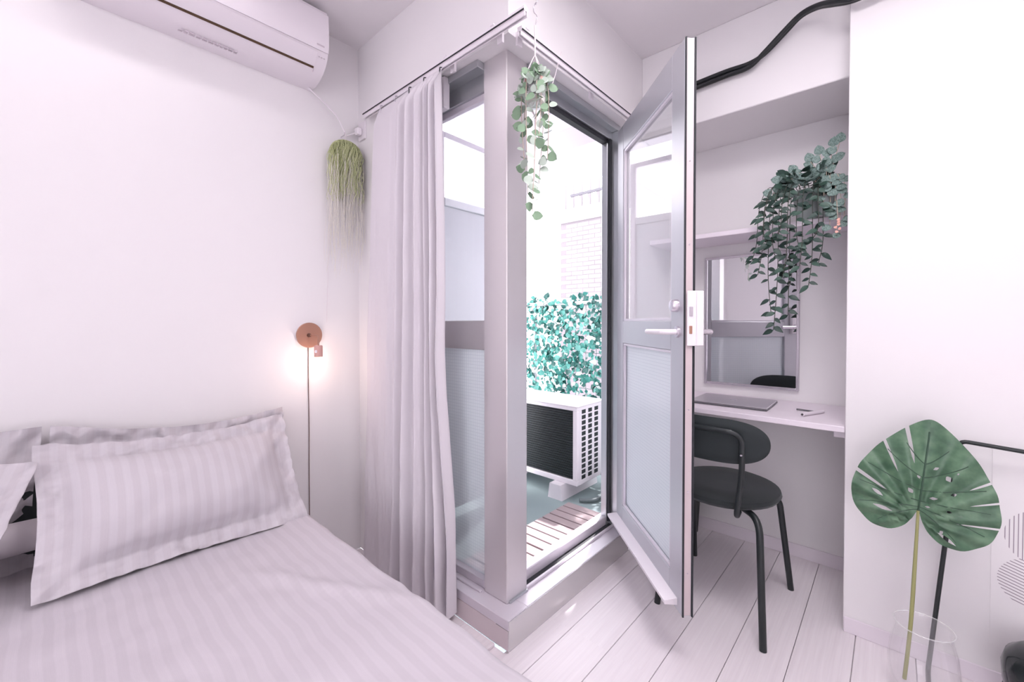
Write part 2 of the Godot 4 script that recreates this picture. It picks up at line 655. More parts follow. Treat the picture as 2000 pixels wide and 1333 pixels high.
func make_window() -> void:
	var w := struct_root("window_1", "tall frosted window with metal mid rail beside the curtain", "window")
	var zg := -1.115
	part("frame_head", boxes([
		[Vector3(-1.74, 2.02, -1.12), Vector3(-1.115, 2.047, -1.05)],
		[Vector3(-1.74, 1.955, -1.135), Vector3(-1.115, 2.022, -1.095)]], 0.002), M.alu, w)
	part("frame_head_lip", box(Vector3(-1.74, 1.93, -1.125), Vector3(-1.115, 1.956, -1.105), 0.002), M.alu_pale, w)
	part("frame_sill", boxes([
		[Vector3(-1.74, 0.105, -1.13), Vector3(-1.115, 0.135, -1.09)],
		[Vector3(-1.74, 0.105, -1.07), Vector3(-1.115, 0.113, -1.06)]], 0.002), M.alu_pale, w)
	part("frame_jamb", box(Vector3(-1.74, 0.105, -1.13), Vector3(-1.69, 2.02, -1.06), 0.002), M.alu, w)
	part("mid_rail", box(Vector3(-1.69, 0.997, -1.13), Vector3(-1.115, 1.108, -1.1), 0.003), M.post, w)
	part("upper_pane", box(Vector3(-1.69, 1.108, zg - 0.003), Vector3(-1.115, 1.93, zg)), M.glass_clear, w)
	part("lower_pane", sheet_z(-1.69, 0.135, -1.115, 0.997, zg), M.glass_frost, w)
	part("stay_bar", box(Vector3(-1.41, 1.455, -1.1), Vector3(-1.392, 1.99, -1.075), 0.003), M.alu_door, w)
	part("stay_cap", box(Vector3(-1.416, 1.445, -1.102), Vector3(-1.388, 1.458, -1.073), 0.002), M.white_plastic, w)
	var hk := part("head_cover", box(Vector3(-1.42, 1.925, -1.06), Vector3(-1.31, 2.045, -1.03), 0.004), M.curtain, w)
	hk.position = Vector3(0.03, 0, 0)
	# fixed frame round the door opening
	var f := struct_root("door_2", "metal frame of the balcony door opening", "door frame")
	part("frame_head", boxes([
		[Vector3(-1.06, 2.02, -1.875), Vector3(-0.985, 2.047, -1.19)],
		[Vector3(-1.06, 1.985, -1.875), Vector3(-1.02, 2.022, -1.19)]], 0.002), M.alu, f)
	part("head_gasket", box(Vector3(-1.058, 1.965, -1.86), Vector3(-1.03, 1.986, -1.19)), M.gasket, f)
	part("jamb_hinge_side", boxes([
		[Vector3(-1.06, 0.105, -1.875), Vector3(-0.985, 2.02, -1.85)],
		[Vector3(-1.06, 0.105, -1.852), Vector3(-1.03, 1.99, -1.825)]], 0.002), M.alu, f)
	part("jamb_gasket", box(Vector3(-1.03, 0.13, -1.851), Vector3(-1.018, 1.985, -1.832)), M.gasket, f)

func make_door() -> void:
	var d := struct_root("door_1", "open glazed metal balcony door swung into the room", "door", Vector3(-0.961, 0.165, -1.80), atan2(-0.695, 0.7195))
	var W := 0.656
	var H := 1.824
	var T := 0.034
	var bx := func(x0: float, y0: float, x1: float, y1: float, z0 := -0.034, z1 := 0.0) -> ArrayMesh:
		return box(Vector3(x0, y0, z0), Vector3(x1, y1, z1), 0.0025)
	part("hinge_stile", bx.call(0.0, 0.0, 0.078, H), M.alu_door, d)
	part("lock_stile", bx.call(0.567, 0.0, W, H), M.alu_door, d)
	part("top_rail", bx.call(0.078, H - 0.115, 0.567, H), M.alu_door, d)
	part("middle_rail", bx.call(0.078, 0.842, 0.567, 0.942), M.alu_door, d)
	part("bottom_rail", bx.call(0.078, 0.0, 0.567, 0.105), M.alu_door, d)
	part("upper_pane", box(Vector3(0.078, 0.942, -0.019), Vector3(0.567, H - 0.115, -0.015)), M.glass_clear, d)
	part("lower_pane", sheet_z(0.078, 0.105, 0.567, 0.842, -0.017), M.glass_frost, d)
	for e in [[0.942, H - 0.115], [0.105, 0.842]]:
		part("glazing_bead", boxes([
			[Vector3(0.078, e[0], -0.014), Vector3(0.088, e[1], -0.004)],
			[Vector3(0.557, e[0], -0.014), Vector3(0.567, e[1], -0.004)],
			[Vector3(0.088, e[0], -0.014), Vector3(0.557, e[0] + 0.01, -0.004)],
			[Vector3(0.088, e[1] - 0.01, -0.014), Vector3(0.557, e[1], -0.004)]], 0.001), M.alu_pale, d)
	part("drip_ledge", prism(PackedVector2Array([Vector2(0, 0.018), Vector2(0.042, 0.022), Vector2(0.044, 0.034), Vector2(0.0, 0.04)]), 0.0, 0.625, Transform3D(Basis(Vector3(0, 0, 1), Vector3(0, 1, 0), Vector3(1, 0, 0)), Vector3.ZERO)), M.white_plastic, d)
	part("edge_plate", box(Vector3(W, 0.005, -T + 0.006), Vector3(W + 0.002, H - 0.005, -0.006)), mat("edge", c255(206, 192, 194), 0.6), d)
	for z in [-0.003, -T + 0.001]:
		part("gasket", box(Vector3(W - 0.001, 0.0, z - 0.0025), Vector3(W + 0.005, H, z + 0.0025), 0.001), M.gasket, d)
	for k in 7:
		part("edge_screw", lathe([Vector2(0.0, 0.0), Vector2(0.0025, 0.0), Vector2(0.0025, 0.001), Vector2(0, 0.0012)], 8, Transform3D(Basis(Vector3(0, 1, 0), Vector3(1, 0, 0), Vector3(0, 0, -1)), Vector3(W + 0.002, 0.14 + k * 0.26, -T / 2))), M.steel, d)
	# lock case on the inner side, wrapping the edge
	var lk := part("lock_case", boxes([
		[Vector3(0.60, 0.862, -0.062), Vector3(W + 0.010, 1.035, -T - 0.0005)],
		[Vector3(W + 0.0055, 0.862, -0.040), Vector3(W + 0.010, 1.035, -0.008)]], 0.002), M.white_plastic, d)
	part("latch", box(Vector3(W + 0.0095, 0.955, -0.026), Vector3(W + 0.012, 0.985, -0.014), 0.001), M.steel, lk)
	part("keeper", box(Vector3(W + 0.0095, 0.90, -0.024), Vector3(W + 0.0115, 0.925, -0.014), 0.001), M.copper, lk)
	var fwd := Transform3D(Basis(Vector3(1, 0, 0), Vector3(0, 0, 1), Vector3(0, -1, 0)), Vector3.ZERO)
	# outer cylinder guard
	part("lock_cylinder", lathe([Vector2(0.0, 0.0), Vector2(0.021, 0.0), Vector2(0.02, 0.016), Vector2(0.016, 0.021), Vector2(0.0, 0.022)], 20, Transform3D(fwd.basis, Vector3(0.612, 0.99, 0))), M.steel, d)
	# lever handles on both faces
	for side in [1.0, -1.0]:
		var z0 := 0.0 if side > 0 else -0.062
		var hd := part("lever_handle", tube(rounded([Vector3(0.62, 0.905, z0), Vector3(0.62, 0.905, z0 + side * 0.05), Vector3(0.495, 0.904, z0 + side * 0.052)], 0.012), 0.0095, 10), M.white_plastic if side > 0 else M.steel, d)
		var b := Basis(Vector3(1, 0, 0), Vector3(0, 0, side), Vector3(0, -side, 0))
		part("rose", lathe([Vector2(0.0, 0.0), Vector2(0.019, 0.0), Vector2(0.018, 0.008), Vector2(0.0, 0.009)], 18, Transform3D(b, Vector3(0.62, 0.905, z0))), M.steel, hd)
	part("closer_stub", box(Vector3(0.52, H - 0.145, -0.06), Vector3(0.56, H - 0.118, -T), 0.003), M.alu, d)
	for y in [0.2, H - 0.2]:
		part("hinge", tube([Vector3(-0.008, y - 0.05, -0.012), Vector3(-0.008, y + 0.05, -0.012)], 0.008, 10), M.alu, d)

# ------------------------------------------------------------------ curtain and rails
func make_curtain() -> void:
	var rail := thing("curtain_rail", "white curtain rail running along the window wall past the corner", "rail")
	part("track", boxes([
		[Vector3(-1.80, 2.045, -0.999), Vector3(-0.835, 2.06, -0.979)],
		[Vector3(-1.80, 2.03, -0.996), Vector3(-0.835, 2.045, -0.992)],
		[Vector3(-1.80, 2.03, -0.986), Vector3(-0.835, 2.045, -0.982)]], 0.001), M.white_plastic, rail)
	part("track_slot", box(Vector3(-1.80, 2.0455, -0.9795), Vector3(-0.836, 2.05, -0.9775)), M.gasket, rail)
	for x in [-1.21, -0.97]:
		part("bracket", boxes([[Vector3(x - 0.012, 2.02, ZW), Vector3(x + 0.012, 2.065, -1.012)], [Vector3(x - 0.008, 2.058, -1.014), Vector3(x + 0.008, 2.064, -0.975)]], 0.001), M.white_plastic, rail)
	var rail2 := thing("curtain_rail", "white curtain rail running above the balcony door", "rail")
	part("track", boxes([
		[Vector3(-0.917, 2.045, -1.80), Vector3(-0.897, 2.06, -1.04)],
		[Vector3(-0.914, 2.03, -1.80), Vector3(-0.910, 2.045, -1.04)],
		[Vector3(-0.904, 2.03, -1.80), Vector3(-0.900, 2.045, -1.04)]], 0.001), M.white_plastic, rail2)
	part("track_slot", box(Vector3(-0.8975, 2.0455, -1.80), Vector3(-0.8955, 2.05, -1.041)), M.gasket, rail2)
	for z in [-1.07, -1.52]:
		part("bracket", boxes([[Vector3(XC, 2.02, z - 0.012), Vector3(XC + 0.01, 2.065, z + 0.012)], [Vector3(XC + 0.008, 2.058, z - 0.008), Vector3(XC + 0.045, 2.064, z + 0.008)]], 0.001), M.white_plastic, rail2)
	# the drawn-back curtain: folds grow from flat at the wall corner to deep at the free edge
	var n := FastNoiseLite.new()
	n.seed = 4
	n.frequency = 1.2
	var rows := []
	var uvs := []
	var cols := 150
	for j in 61:
		var v := float(j) / 60.0
		var row := []
		var uv := []
		for i in cols + 1:
			var u := float(i) / cols
			var xt := lerpf(-1.655, -1.215, u)
			var xb := lerpf(-1.77, -1.178, u) + 0.015 * sin(u * 9.0) * v
			var x := lerpf(xt, xb, pow(v, 0.8))
			var top := 2.015 + 0.01 * smoothstep(0.2, 0.8, u)
			var ph := u * u * 24.0 - 1.0 * u + 0.35 * n.get_noise_2d(u * 3.0, v * 0.9) * v
			var amp := lerpf(0.006, 0.032, smoothstep(0.28, 0.55, u)) * lerpf(0.55, 1.0, v)
			var z := -0.955 + amp * sin(ph * 1.7) + 0.010 * sin(ph * 3.9 + 1.0) * smoothstep(0.15, 0.6, u) + 0.012 * n.get_noise_2d(u * 5.0, v * 2.5) * v
			if v < 0.035:
				# pinch pleats hooked to the rail
				z = lerpf(-0.975, z, v / 0.035)
			z += 0.03 * smoothstep(0.86, 1.0, u) * smoothstep(0.35, 0.75, v) * sin(v * 5.0)
			row.append(Vector3(x, lerpf(top, 0.03, v), z))
			uv.append(Vector2(u * 1.6, v * 2.0))
		rows.append(row)
		uvs.append(uv)
	var st := st_new()
	add_grid(st, rows, uvs)
	var c := thing("curtain", "pale grey blackout curtain drawn back beside the window", "curtain")
	part("fabric", done(st), M.curtain, c)
	for k in 5:
		var u := [0.04, 0.3, 0.52, 0.74, 0.96][k] as float
		var x := lerpf(-1.655, -1.215, u)
		part("hook", tube(rounded([Vector3(x, 1.985, -0.972), Vector3(x, 2.03, -0.972), Vector3(x, 2.032, -0.984), Vector3(x, 2.046, -0.989)], 0.006, 3), 0.0022, 6), M.steel if k < 2 else M.gasket, c)

# ------------------------------------------------------------------ wall air conditioner
func make_aircon() -> void:
	var a := thing("air_conditioner", "white wall air conditioner high above the bed head", "air conditioner")
	var z0 := -0.80
	var z1 := 0.0
	var body := PackedVector2Array([Vector2(XL, 2.395), Vector2(-1.775, 2.395), Vector2(-1.76, 2.385), Vector2(-1.752, 2.36), Vector2(-1.748, 2.30), Vector2(-1.748, 2.225), Vector2(-1.757, 2.195), Vector2(-1.772, 2.172), Vector2(-1.797, 2.150), Vector2(-1.83, 2.134), Vector2(-1.87, 2.124), Vector2(XL, 2.122)])
	part("body", prism(body, z0, z1), M.white_plastic, a)
	var panel := PackedVector2Array([Vector2(-1.75, 2.37), Vector2(-1.744, 2.365), Vector2(-1.740, 2.30), Vector2(-1.740, 2.225), Vector2(-1.746, 2.212), Vector2(-1.752, 2.214)])
	part("front_panel", prism(panel, z0 + 0.001, z1 - 0.001), M.white_plastic, a)
	# air flap under the panel, a dark slot left along its lower edge
	var flap := PackedVector2Array([Vector2(-1.752, 2.203), Vector2(-1.745, 2.200), Vector2(-1.762, 2.176), Vector2(-1.784, 2.158), Vector2(-1.790, 2.164)])
	part("air_flap", prism(flap, z0 + 0.045, z1 - 0.045), M.white_plastic, a)
	var slot := PackedVector2Array([Vector2(-1.786, 2.1605), Vector2(-1.7845, 2.1555), Vector2(-1.790, 2.1515), Vector2(-1.796, 2.156)])
	part("air_slot", prism(slot, z0 + 0.045, z1 - 0.045), M.slot, a)
	part("end_seam", box(Vector3(-1.80, 2.141, z0 + 0.0435), Vector3(-1.79, 2.152, z0 + 0.0445)), M.print_grey, a)
	part("indicator", boxes([[Vector3(-1.741, 2.226, z0 + 0.02), Vector3(-1.7392, 2.232, z0 + 0.05)]]), M.print_grey, a)
	for k in 3:
		part("status_light", box(Vector3(-1.757, 2.189, z0 + 0.012 + k * 0.010), Vector3(-1.7545, 2.192, z0 + 0.017 + k * 0.010)), M.print_grey, a)
	# printed notice on the underside, unreadable small grey marks
	var r := RandomNumberGenerator.new()
	r.seed = 8
	for line in 2:
		var st := st_new()
		var z := -0.50
		while z < -0.33:
			var l := r.randf_range(0.006, 0.016)
			add_box(st, Vector3(-1.868 + line * 0.012, 2.1225 + line * -0.0, z), Vector3(-1.862 + line * 0.012, 2.1245 + line * 0.0014, z + l))
			z += l + 0.005
		part("printed_notice", done(st), M.print_grey, a)
	# power cord and wall outlet
	single("power_cord", tube(curve([Vector3(-1.90, 2.123, -0.78), Vector3(-1.895, 2.09, -0.83), Vector3(-1.89, 2.04, -0.90), Vector3(-1.888, 1.985, -0.935), Vector3(-1.895, 1.97, -0.95), Vector3(-1.888, 1.99, -0.985), Vector3(-1.884, 2.0, -1.0)]), 0.0035, 8), M.white_plastic, "thin white power cord hanging from the wall air conditioner", "cord")
	var o := thing("wall_outlet", "white wall outlet and plug in the corner by the curtain", "outlet")
	part("plate", box(Vector3(-1.905, 1.965, ZW), Vector3(-1.845, 2.05, ZW + 0.008), 0.002), M.white_plastic, o)
	part("plug", boxes([[Vector3(-1.897, 1.985, ZW + 0.008), Vector3(-1.865, 2.018, ZW + 0.034)]], 0.005), M.white_plastic, o)
	part("hook", tube(rounded([Vector3(XL + 0.001, 1.965, -0.935), Vector3(XL + 0.035, 1.965, -0.935), Vector3(XL + 0.035, 1.978, -0.935)], 0.008), 0.002, 6), M.steel, o)

func make_sconce() -> void:
	var s := thing("wall_lamp", "copper disc wall lamp with bare bulb socket and cord", "lamp", Vector3(XL, 1.045, -0.778))
	var out := Basis(Vector3(0, 0, -1), Vector3(1, 0, 0), Vector3(0, -1, 0))
	part("mount_plate", lathe([Vector2(0.0, 0.0), Vector2(0.05, 0.0), Vector2(0.05, 0.014)], 28, Transform3D(out, Vector3.ZERO)), M.white_plastic, s)
	part("disc", lathe([Vector2(0.0, 0.014), Vector2(0.055, 0.014), Vector2(0.055, 0.021), Vector2(0.053, 0.023), Vector2(0.0, 0.023)], 36, Transform3D(out, Vector3.ZERO)), M.copper, s)
	part("arm", tube(rounded([Vector3(0.022, 0.0, 0.004), Vector3(0.09, 0.0, -0.008), Vector3(0.09, -0.045, -0.008)], 0.018), 0.0038, 8), M.copper, s)
	part("arm_boss", lathe([Vector2(0.0, 0.0), Vector2(0.009, 0.0), Vector2(0.007, 0.012), Vector2(0.0, 0.013)], 14, Transform3D(out, Vector3(0.022, 0, 0.004))), M.cord_brown, s)
	part("socket", lathe([Vector2(0.0, 0.0), Vector2(0.015, 0.0), Vector2(0.017, -0.004), Vector2(0.017, -0.048), Vector2(0.013, -0.05), Vector2(0.0, -0.05)], 20, Transform3D(Basis(), Vector3(0.09, -0.043, -0.008))), M.socket, s)
	part("switch", box(Vector3(0.098, -0.074, 0.004), Vector3(0.108, -0.062, 0.012), 0.002), M.white_plastic, s)
	part("bulb", lathe([Vector2(0.011, -0.05), Vector2(0.012, -0.056), Vector2(0.018, -0.068), Vector2(0.021, -0.08), Vector2(0.018, -0.092), Vector2(0.010, -0.1), Vector2(0.0, -0.102)], 20, Transform3D(Basis(), Vector3(0.09, -0.043, -0.008))), M.glow_warm, s)
	omni(Vector3(0.09, -0.122, -0.008), 0.014, Color(1, 0.86, 0.78), 0.018, s)
	part("cord", tube(curve([Vector3(0.006, -0.05, 0.0), Vector3(0.007, -0.2, 0.001), Vector3(0.006, -0.4, -0.001), Vector3(0.008, -0.6, 0.001), Vector3(0.008, -0.9, 0.0)]), 0.0017, 6), M.cord_brown, s)

# ------------------------------------------------------------------ bed and pillows
func make_bed() -> void:
	var b := thing("bed", "low bed under pale satin-striped sheet", "bed")
	var n := FastNoiseLite.new()
	n.seed = 21
	n.frequency = 2.2
	n.fractal_octaves = 3
	var rows := []
	var uvs := []
	var x0 := XL + 0.012
	var x1 := 0.07
	var ze := -0.652
	var zf := 0.62
	# profile across the bed: down the window side, over the top, down the other side
	var prof := []
	for k in 6:
		prof.append(Vector2(ze, lerpf(0.12, BED - 0.04, k / 5.0)))
	for k in range(1, 7):
		var a := PI / 2 * k / 6.0
		prof.append(Vector2(ze + 0.035 * (1 - cos(a)), BED - 0.04 + 0.04 * sin(a)))
	for k in range(1, 72):
		prof.append(Vector2(lerpf(ze + 0.035, zf - 0.035, k / 72.0), BED))
	for k in range(0, 7):
		var a := PI / 2 * k / 6.0
		prof.append(Vector2(zf - 0.035 + 0.035 * sin(a), BED - 0.04 + 0.04 * cos(a)))
	prof.append(Vector2(zf, 0.12))
	for j in 101:
		var t := j / 100.0
		var x := lerpf(x0, x1, t)
		var row := []
		var uv := []
		var run := 0.0
		for i in prof.size():
			var p: Vector2 = prof[i]
			if i > 0:
				run += p.distance_to(prof[i - 1])
			var edge := smoothstep(0.0, 0.06, minf(x1 - x, x - x0))
			var y := p.y + (0.008 * n.get_noise_2d(x * 1.3, p.y * 2.0 + run * 1.1) + 0.004 * n.get_noise_2d(x * 5.0 + 30.0, run * 3.0)) * edge
			# one soft crease near the window side
			var cr := (x + 1.10) * 0.55 + (p.x + 0.50)
			y += 0.010 * exp(-cr * cr / 0.0006) * smoothstep(-0.2, -0.45, p.x) * smoothstep(-1.5, -1.2, x) * smoothstep(-0.7, -1.0, x)
			var zz := p.x + 0.006 * n.get_noise_2d(x * 2.0, 50.0) * edge
			row.append(Vector3(x, y, zz))
			uv.append(Vector2(run, x))
		rows.append(row)
		uvs.append(uv)
	var st := st_new()
	add_grid(st, rows, uvs, true)
	# close head and foot ends
	for e in [0, rows.size() - 1]:
		var cen := Vector3(rows[e][0].x, 0.15, (ze + zf) / 2)
		var nn := Vector3(-1 if e == 0 else 1, 0, 0)
		for i in prof.size() - 1:
			tri(st, [cen, rows[e][i], rows[e][i + 1]], [nn, nn, nn], [Vector2.ZERO, uvs[e][i], uvs[e][i + 1]])
	part("sheet", done(st), M.sheet, b)
	part("base", box(Vector3(x0 + 0.01, 0.0, ze + 0.02), Vector3(x1 - 0.03, 0.13, zf - 0.02), 0.01), M.base, b)

# a pillow in its flanged case: centre, half-axes u (long) and v (short), front normal w
func pillow_mesh(hu: float, hv: float, thick: float, seed_: int, fl := 0.05, sag := 0.0) -> ArrayMesh:
	var n := FastNoiseLite.new()
	n.seed = seed_
	n.frequency = 3.0
	n.fractal_octaves = 3
	var st := st_new()
	var N := 44
	var K := 32
	for side in [1.0, -1.0]:
		var rows := []
		var uvs := []
		for j in K + 1:
			var v := lerpf(-1.0, 1.0, float(j) / K)
			var row := []
			var uv := []
			for i in N + 1:
				var u := lerpf(-1.0, 1.0, float(i) / N)
				var x := u * (hu + fl)
				var y := v * (hv + fl)
				var iu := clampf(absf(x) / hu, 0.0, 1.0)
				var iv := clampf(absf(y) / hv, 0.0, 1.0)
				var bul := pow(maxf(0.0, (1.0 - pow(iu, 2.6)) * (1.0 - pow(iv, 2.4))), 0.55)
				# waist: edges of the stuffed part draw in a little
				var pull := 1.0 - 0.045 * (1.0 - pow(1.0 - iv, 2.0)) * (1.0 - iu * iu)
				var pull2 := 1.0 - 0.03 * (1.0 - iv * iv)
				var flange := 1.0 - smoothstep(0.0, 0.1, bul)
				var wr := n.get_noise_3d(x * 2.4, y * 2.4, side) * 0.012 * smoothstep(0.02, 0.4, bul) + n.get_noise_2d(x * 6.0, y * 6.0) * 0.022 * flange
				var rim: float = 0.0015 * side
				row.append(Vector3(x * pull2, y * pull - sag * (1.0 - u * u) * smoothstep(0.0, 1.0, v), side * thick * bul * (1.0 - 0.22 * smoothstep(-0.2, 1.0, v)) + wr * (1.0 if side > 0 or flange > 0.5 else 0.6) + rim))
				uv.append(Vector2(x, y))
			rows.append(row)
			uvs.append(uv)
		add_grid(st, rows, uvs, side < 0)
	return done(st)

func put_pillow(called: String, label: String, c: Vector3, lean: float, yaw: float, roll: float, mesh: Mesh) -> void:
	# local x runs along the head wall (world -z), y up the pillow, z out into the room
	var o := single(called, mesh, M.pillowcase, label, "pillow", "striped pillows at the bed head")
	var bs := Basis(Vector3(0, 0, -1), Vector3(0, 1, 0), Vector3(1, 0, 0))
	bs = Basis(Vector3.UP, yaw) * bs * Basis(Vector3.RIGHT, -lean) * Basis(Vector3.BACK, roll)
	o.transform = Transform3D(bs, c)

func make_pillows() -> void:
	var big := pillow_mesh(0.275, 0.155, 0.092, 5, 0.055, 0.02)
	var back := pillow_mesh(0.275, 0.145, 0.05, 9, 0.05, 0.03)
	put_pillow("pillow", "rear striped pillow standing against the wall behind the large front pillow", Vector3(-1.845, 0.578, -0.32), 0.14, 0.0, -0.06, back)
	put_pillow("pillow", "front striped pillow leaning in the middle of the bed head", Vector3(-1.675, 0.574, -0.30), 0.62, 0.05, -0.035, big)
	var third := pillow_mesh(0.275, 0.165, 0.05, 15, 0.05, 0.01)
	put_pillow("pillow", "striped pillow at the left edge leaning on the wall", Vector3(-1.845, 0.595, 0.345), 0.14, 0.0, -0.05, third)
	var fourth := pillow_mesh(0.25, 0.165, 0.06, 19, 0.05, 0.01)
	put_pillow("pillow", "striped pillow at the left edge with its corner pointing down", Vector3(-1.69, 0.60, 0.365), 0.55, -0.1, -0.24, fourth)
	var w := single("bolster", lathe([Vector2(0.0, -0.12), Vector2(0.03, -0.118), Vector2(0.042, -0.105), Vector2(0.044, 0.0), Vector2(0.042, 0.105), Vector2(0.03, 0.118), Vector2(0.0, 0.12)], 20), M.cushion_white, "small white roll tucked between the pillows", "cushion")
	w.transform = Transform3D(Basis(Vector3(0, 0, 1), 0.0) * Basis(Vector3.RIGHT, PI / 2), Vector3(-1.80, 0.50, 0.09))
	single("dark_gap_block", gap_block_mesh(), M.gap_shade, "dark block standing in for the shaded gap between the pillows", "cushion")  # block painted dark in place of the shaded gap

func gap_block_mesh() -> ArrayMesh:
	var st := st_new()
	add_box(st, Vector3(-0.03, -0.11, -0.13), Vector3(0.03, 0.11, 0.13), 0.025, Transform3D(Basis(Vector3(0, 0, 1), 0.2), Vector3(-1.865, 0.53, 0.06)))
	return done(st)

# ------------------------------------------------------------------ desk alcove
func make_desk() -> void:
	var d := thing("desk", "white built-in desk board across the alcove", "desk")
	part("desktop", box(Vector3(XC + 0.001, 0.708, ZD + 0.001), Vector3(XR - 0.001, 0.73, -1.895), 0.002), M.desk, d)
	part("bracket", box(Vector3(XR - 0.035, 0.682, -2.30), Vector3(XR - 0.001, 0.708, -1.93), 0.002), M.desk, d)
	part("bracket", box(Vector3(XC + 0.001, 0.682, -2.30), Vector3(XC + 0.035, 0.708, -1.93), 0.002), M.desk, d)
	var s := thing("wall_shelf", "white shelf board above the mirror in the alcove", "shelf")
	part("board", box(Vector3(XC + 0.001, 1.50, ZD + 0.001), Vector3(XR - 0.001, 1.522, -2.10), 0.002), M.desk, s)
	part("support", box(Vector3(XR - 0.02, 1.482, ZD + 0.001), Vector3(XR - 0.001, 1.50, -2.14), 0.001), M.desk, s)
	# mirror
	var m := thing("wall_mirror", "rectangular mirror in a thin silver frame above the desk", "mirror")
	var x0 := -0.742
	var x1 := -0.322
	var y0 := 0.78
	var y1 := 1.44
	var zf := ZD + 0.02
	part("backing", box(Vector3(x0 + 0.004, y0 + 0.004, ZD + 0.001), Vector3(x1 - 0.004, y1 - 0.004, ZD + 0.010)), M.gasket, m)
	part("mirror_glass", box(Vector3(x0 + 0.008, y0 + 0.008, ZD + 0.010), Vector3(x1 - 0.008, y1 - 0.008, ZD + 0.013)), M.mirror, m)
	part("frame", boxes([
		[Vector3(x0, y0, ZD + 0.001), Vector3(x0 + 0.012, y1, zf)],
		[Vector3(x1 - 0.012, y0, ZD + 0.001), Vector3(x1, y1, zf)],
		[Vector3(x0 + 0.012, y0, ZD + 0.001), Vector3(x1 - 0.012, y0 + 0.012, zf)],
		[Vector3(x0 + 0.012, y1 - 0.012, ZD + 0.001), Vector3(x1 - 0.012, y1, zf)]], 0.002), M.steel, m)
	# laptop
	var c := Vector3(-0.544, 0.73, -2.127)
	var l := thing("laptop", "closed silver laptop lying on the desk", "laptop", c, 0.02)
	part("base", box(Vector3(-0.156, 0.0015, -0.122), Vector3(0.156, 0.008, 0.128), 0.002), M.laptop_edge, l)
	part("lid", box(Vector3(-0.156, 0.0085, -0.122), Vector3(0.156, 0.0135, 0.128), 0.002), M.laptop, l)
	# pale emblem on the lid
	var st := st_new()
	add_lathe(st, [Vector2(0.0, 0.0142), Vector2(0.016, 0.0142), Vector2(0.016, 0.0135)], 18)
	part("lid_emblem", done(st), M.steel, l)
	for e in [[-0.14, -0.105], [0.14, -0.105], [-0.14, 0.11], [0.14, 0.11]]:
		part("rubber_foot", lathe([Vector2(0.0, 0.0), Vector2(0.006, 0.0), Vector2(0.006, 0.0015), Vector2(0.0, 0.0015)], 10, Transform3D(Basis(), Vector3(e[0], 0, e[1]))), M.gasket, l)
	# small rod-shaped thing with a dark tip, and a thin one beside it
	var p := thing("white_pen", "thick white pen with dark end on the right of the desk", "pen", Vector3(-0.262, 0.738, -1.995), 0.0)
	part("barrel", tube([Vector3(0.0, 0, 0.0), Vector3(0.052, 0, -0.13)], 0.0075, 12), M.pen, p)
	part("tip", tube([Vector3(-0.0015, 0, 0.004), Vector3(0.0, 0, 0.0)], [0.003, 0.0045], 10), M.pen_tip, p)
	single("thin_pen", tube([Vector3(-0.30, 0.7335, -2.13), Vector3(-0.24, 0.7335, -2.12)], 0.0035, 8), M.laptop_edge, "thin grey pen lying behind the thick white pen", "pen")
	# waste bin
	var w := thing("waste_bin", "black waste bin in the corner under the desk", "bin", Vector3(-0.838, 0, -2.21))
	var rows := []
	for k in 2:
		var y := 0.27 * k
		var h := 0.085 + 0.012 * k
		rows.append([Vector3(-h, y, -h), Vector3(h, y, -h), Vector3(h, y, h), Vector3(-h, y, h)])
	var bs := st_new()
	for k in 4:
		var k2 := (k + 1) % 4
		var mid: Vector3 = (rows[0][k] + rows[0][k2]) / 2
		face(bs, [rows[0][k], rows[0][k2], rows[1][k2], rows[1][k]], Vector3(mid.x, 0, mid.z))
		face(bs, [rows[0][k] * Vector3(0.96, 1, 0.96) + Vector3(0, 0.01, 0), rows[0][k2] * Vector3(0.96, 1, 0.96) + Vector3(0, 0.01, 0), rows[1][k2] * Vector3(0.96, 1, 0.96), rows[1][k] * Vector3(0.96, 1, 0.96)], -Vector3(mid.x, 0, mid.z))
	face(bs, rows[0], Vector3.DOWN)
	part("bin_body", done(bs), M.bin, w)
	var rim := st_new()
	var rr: Array = rows[1]
	for k in 4:
		add_tube(rim, [rr[k], rr[(k + 1) % 4]], 0.004, 6)
	part("rim", done(rim), M.bin, w)

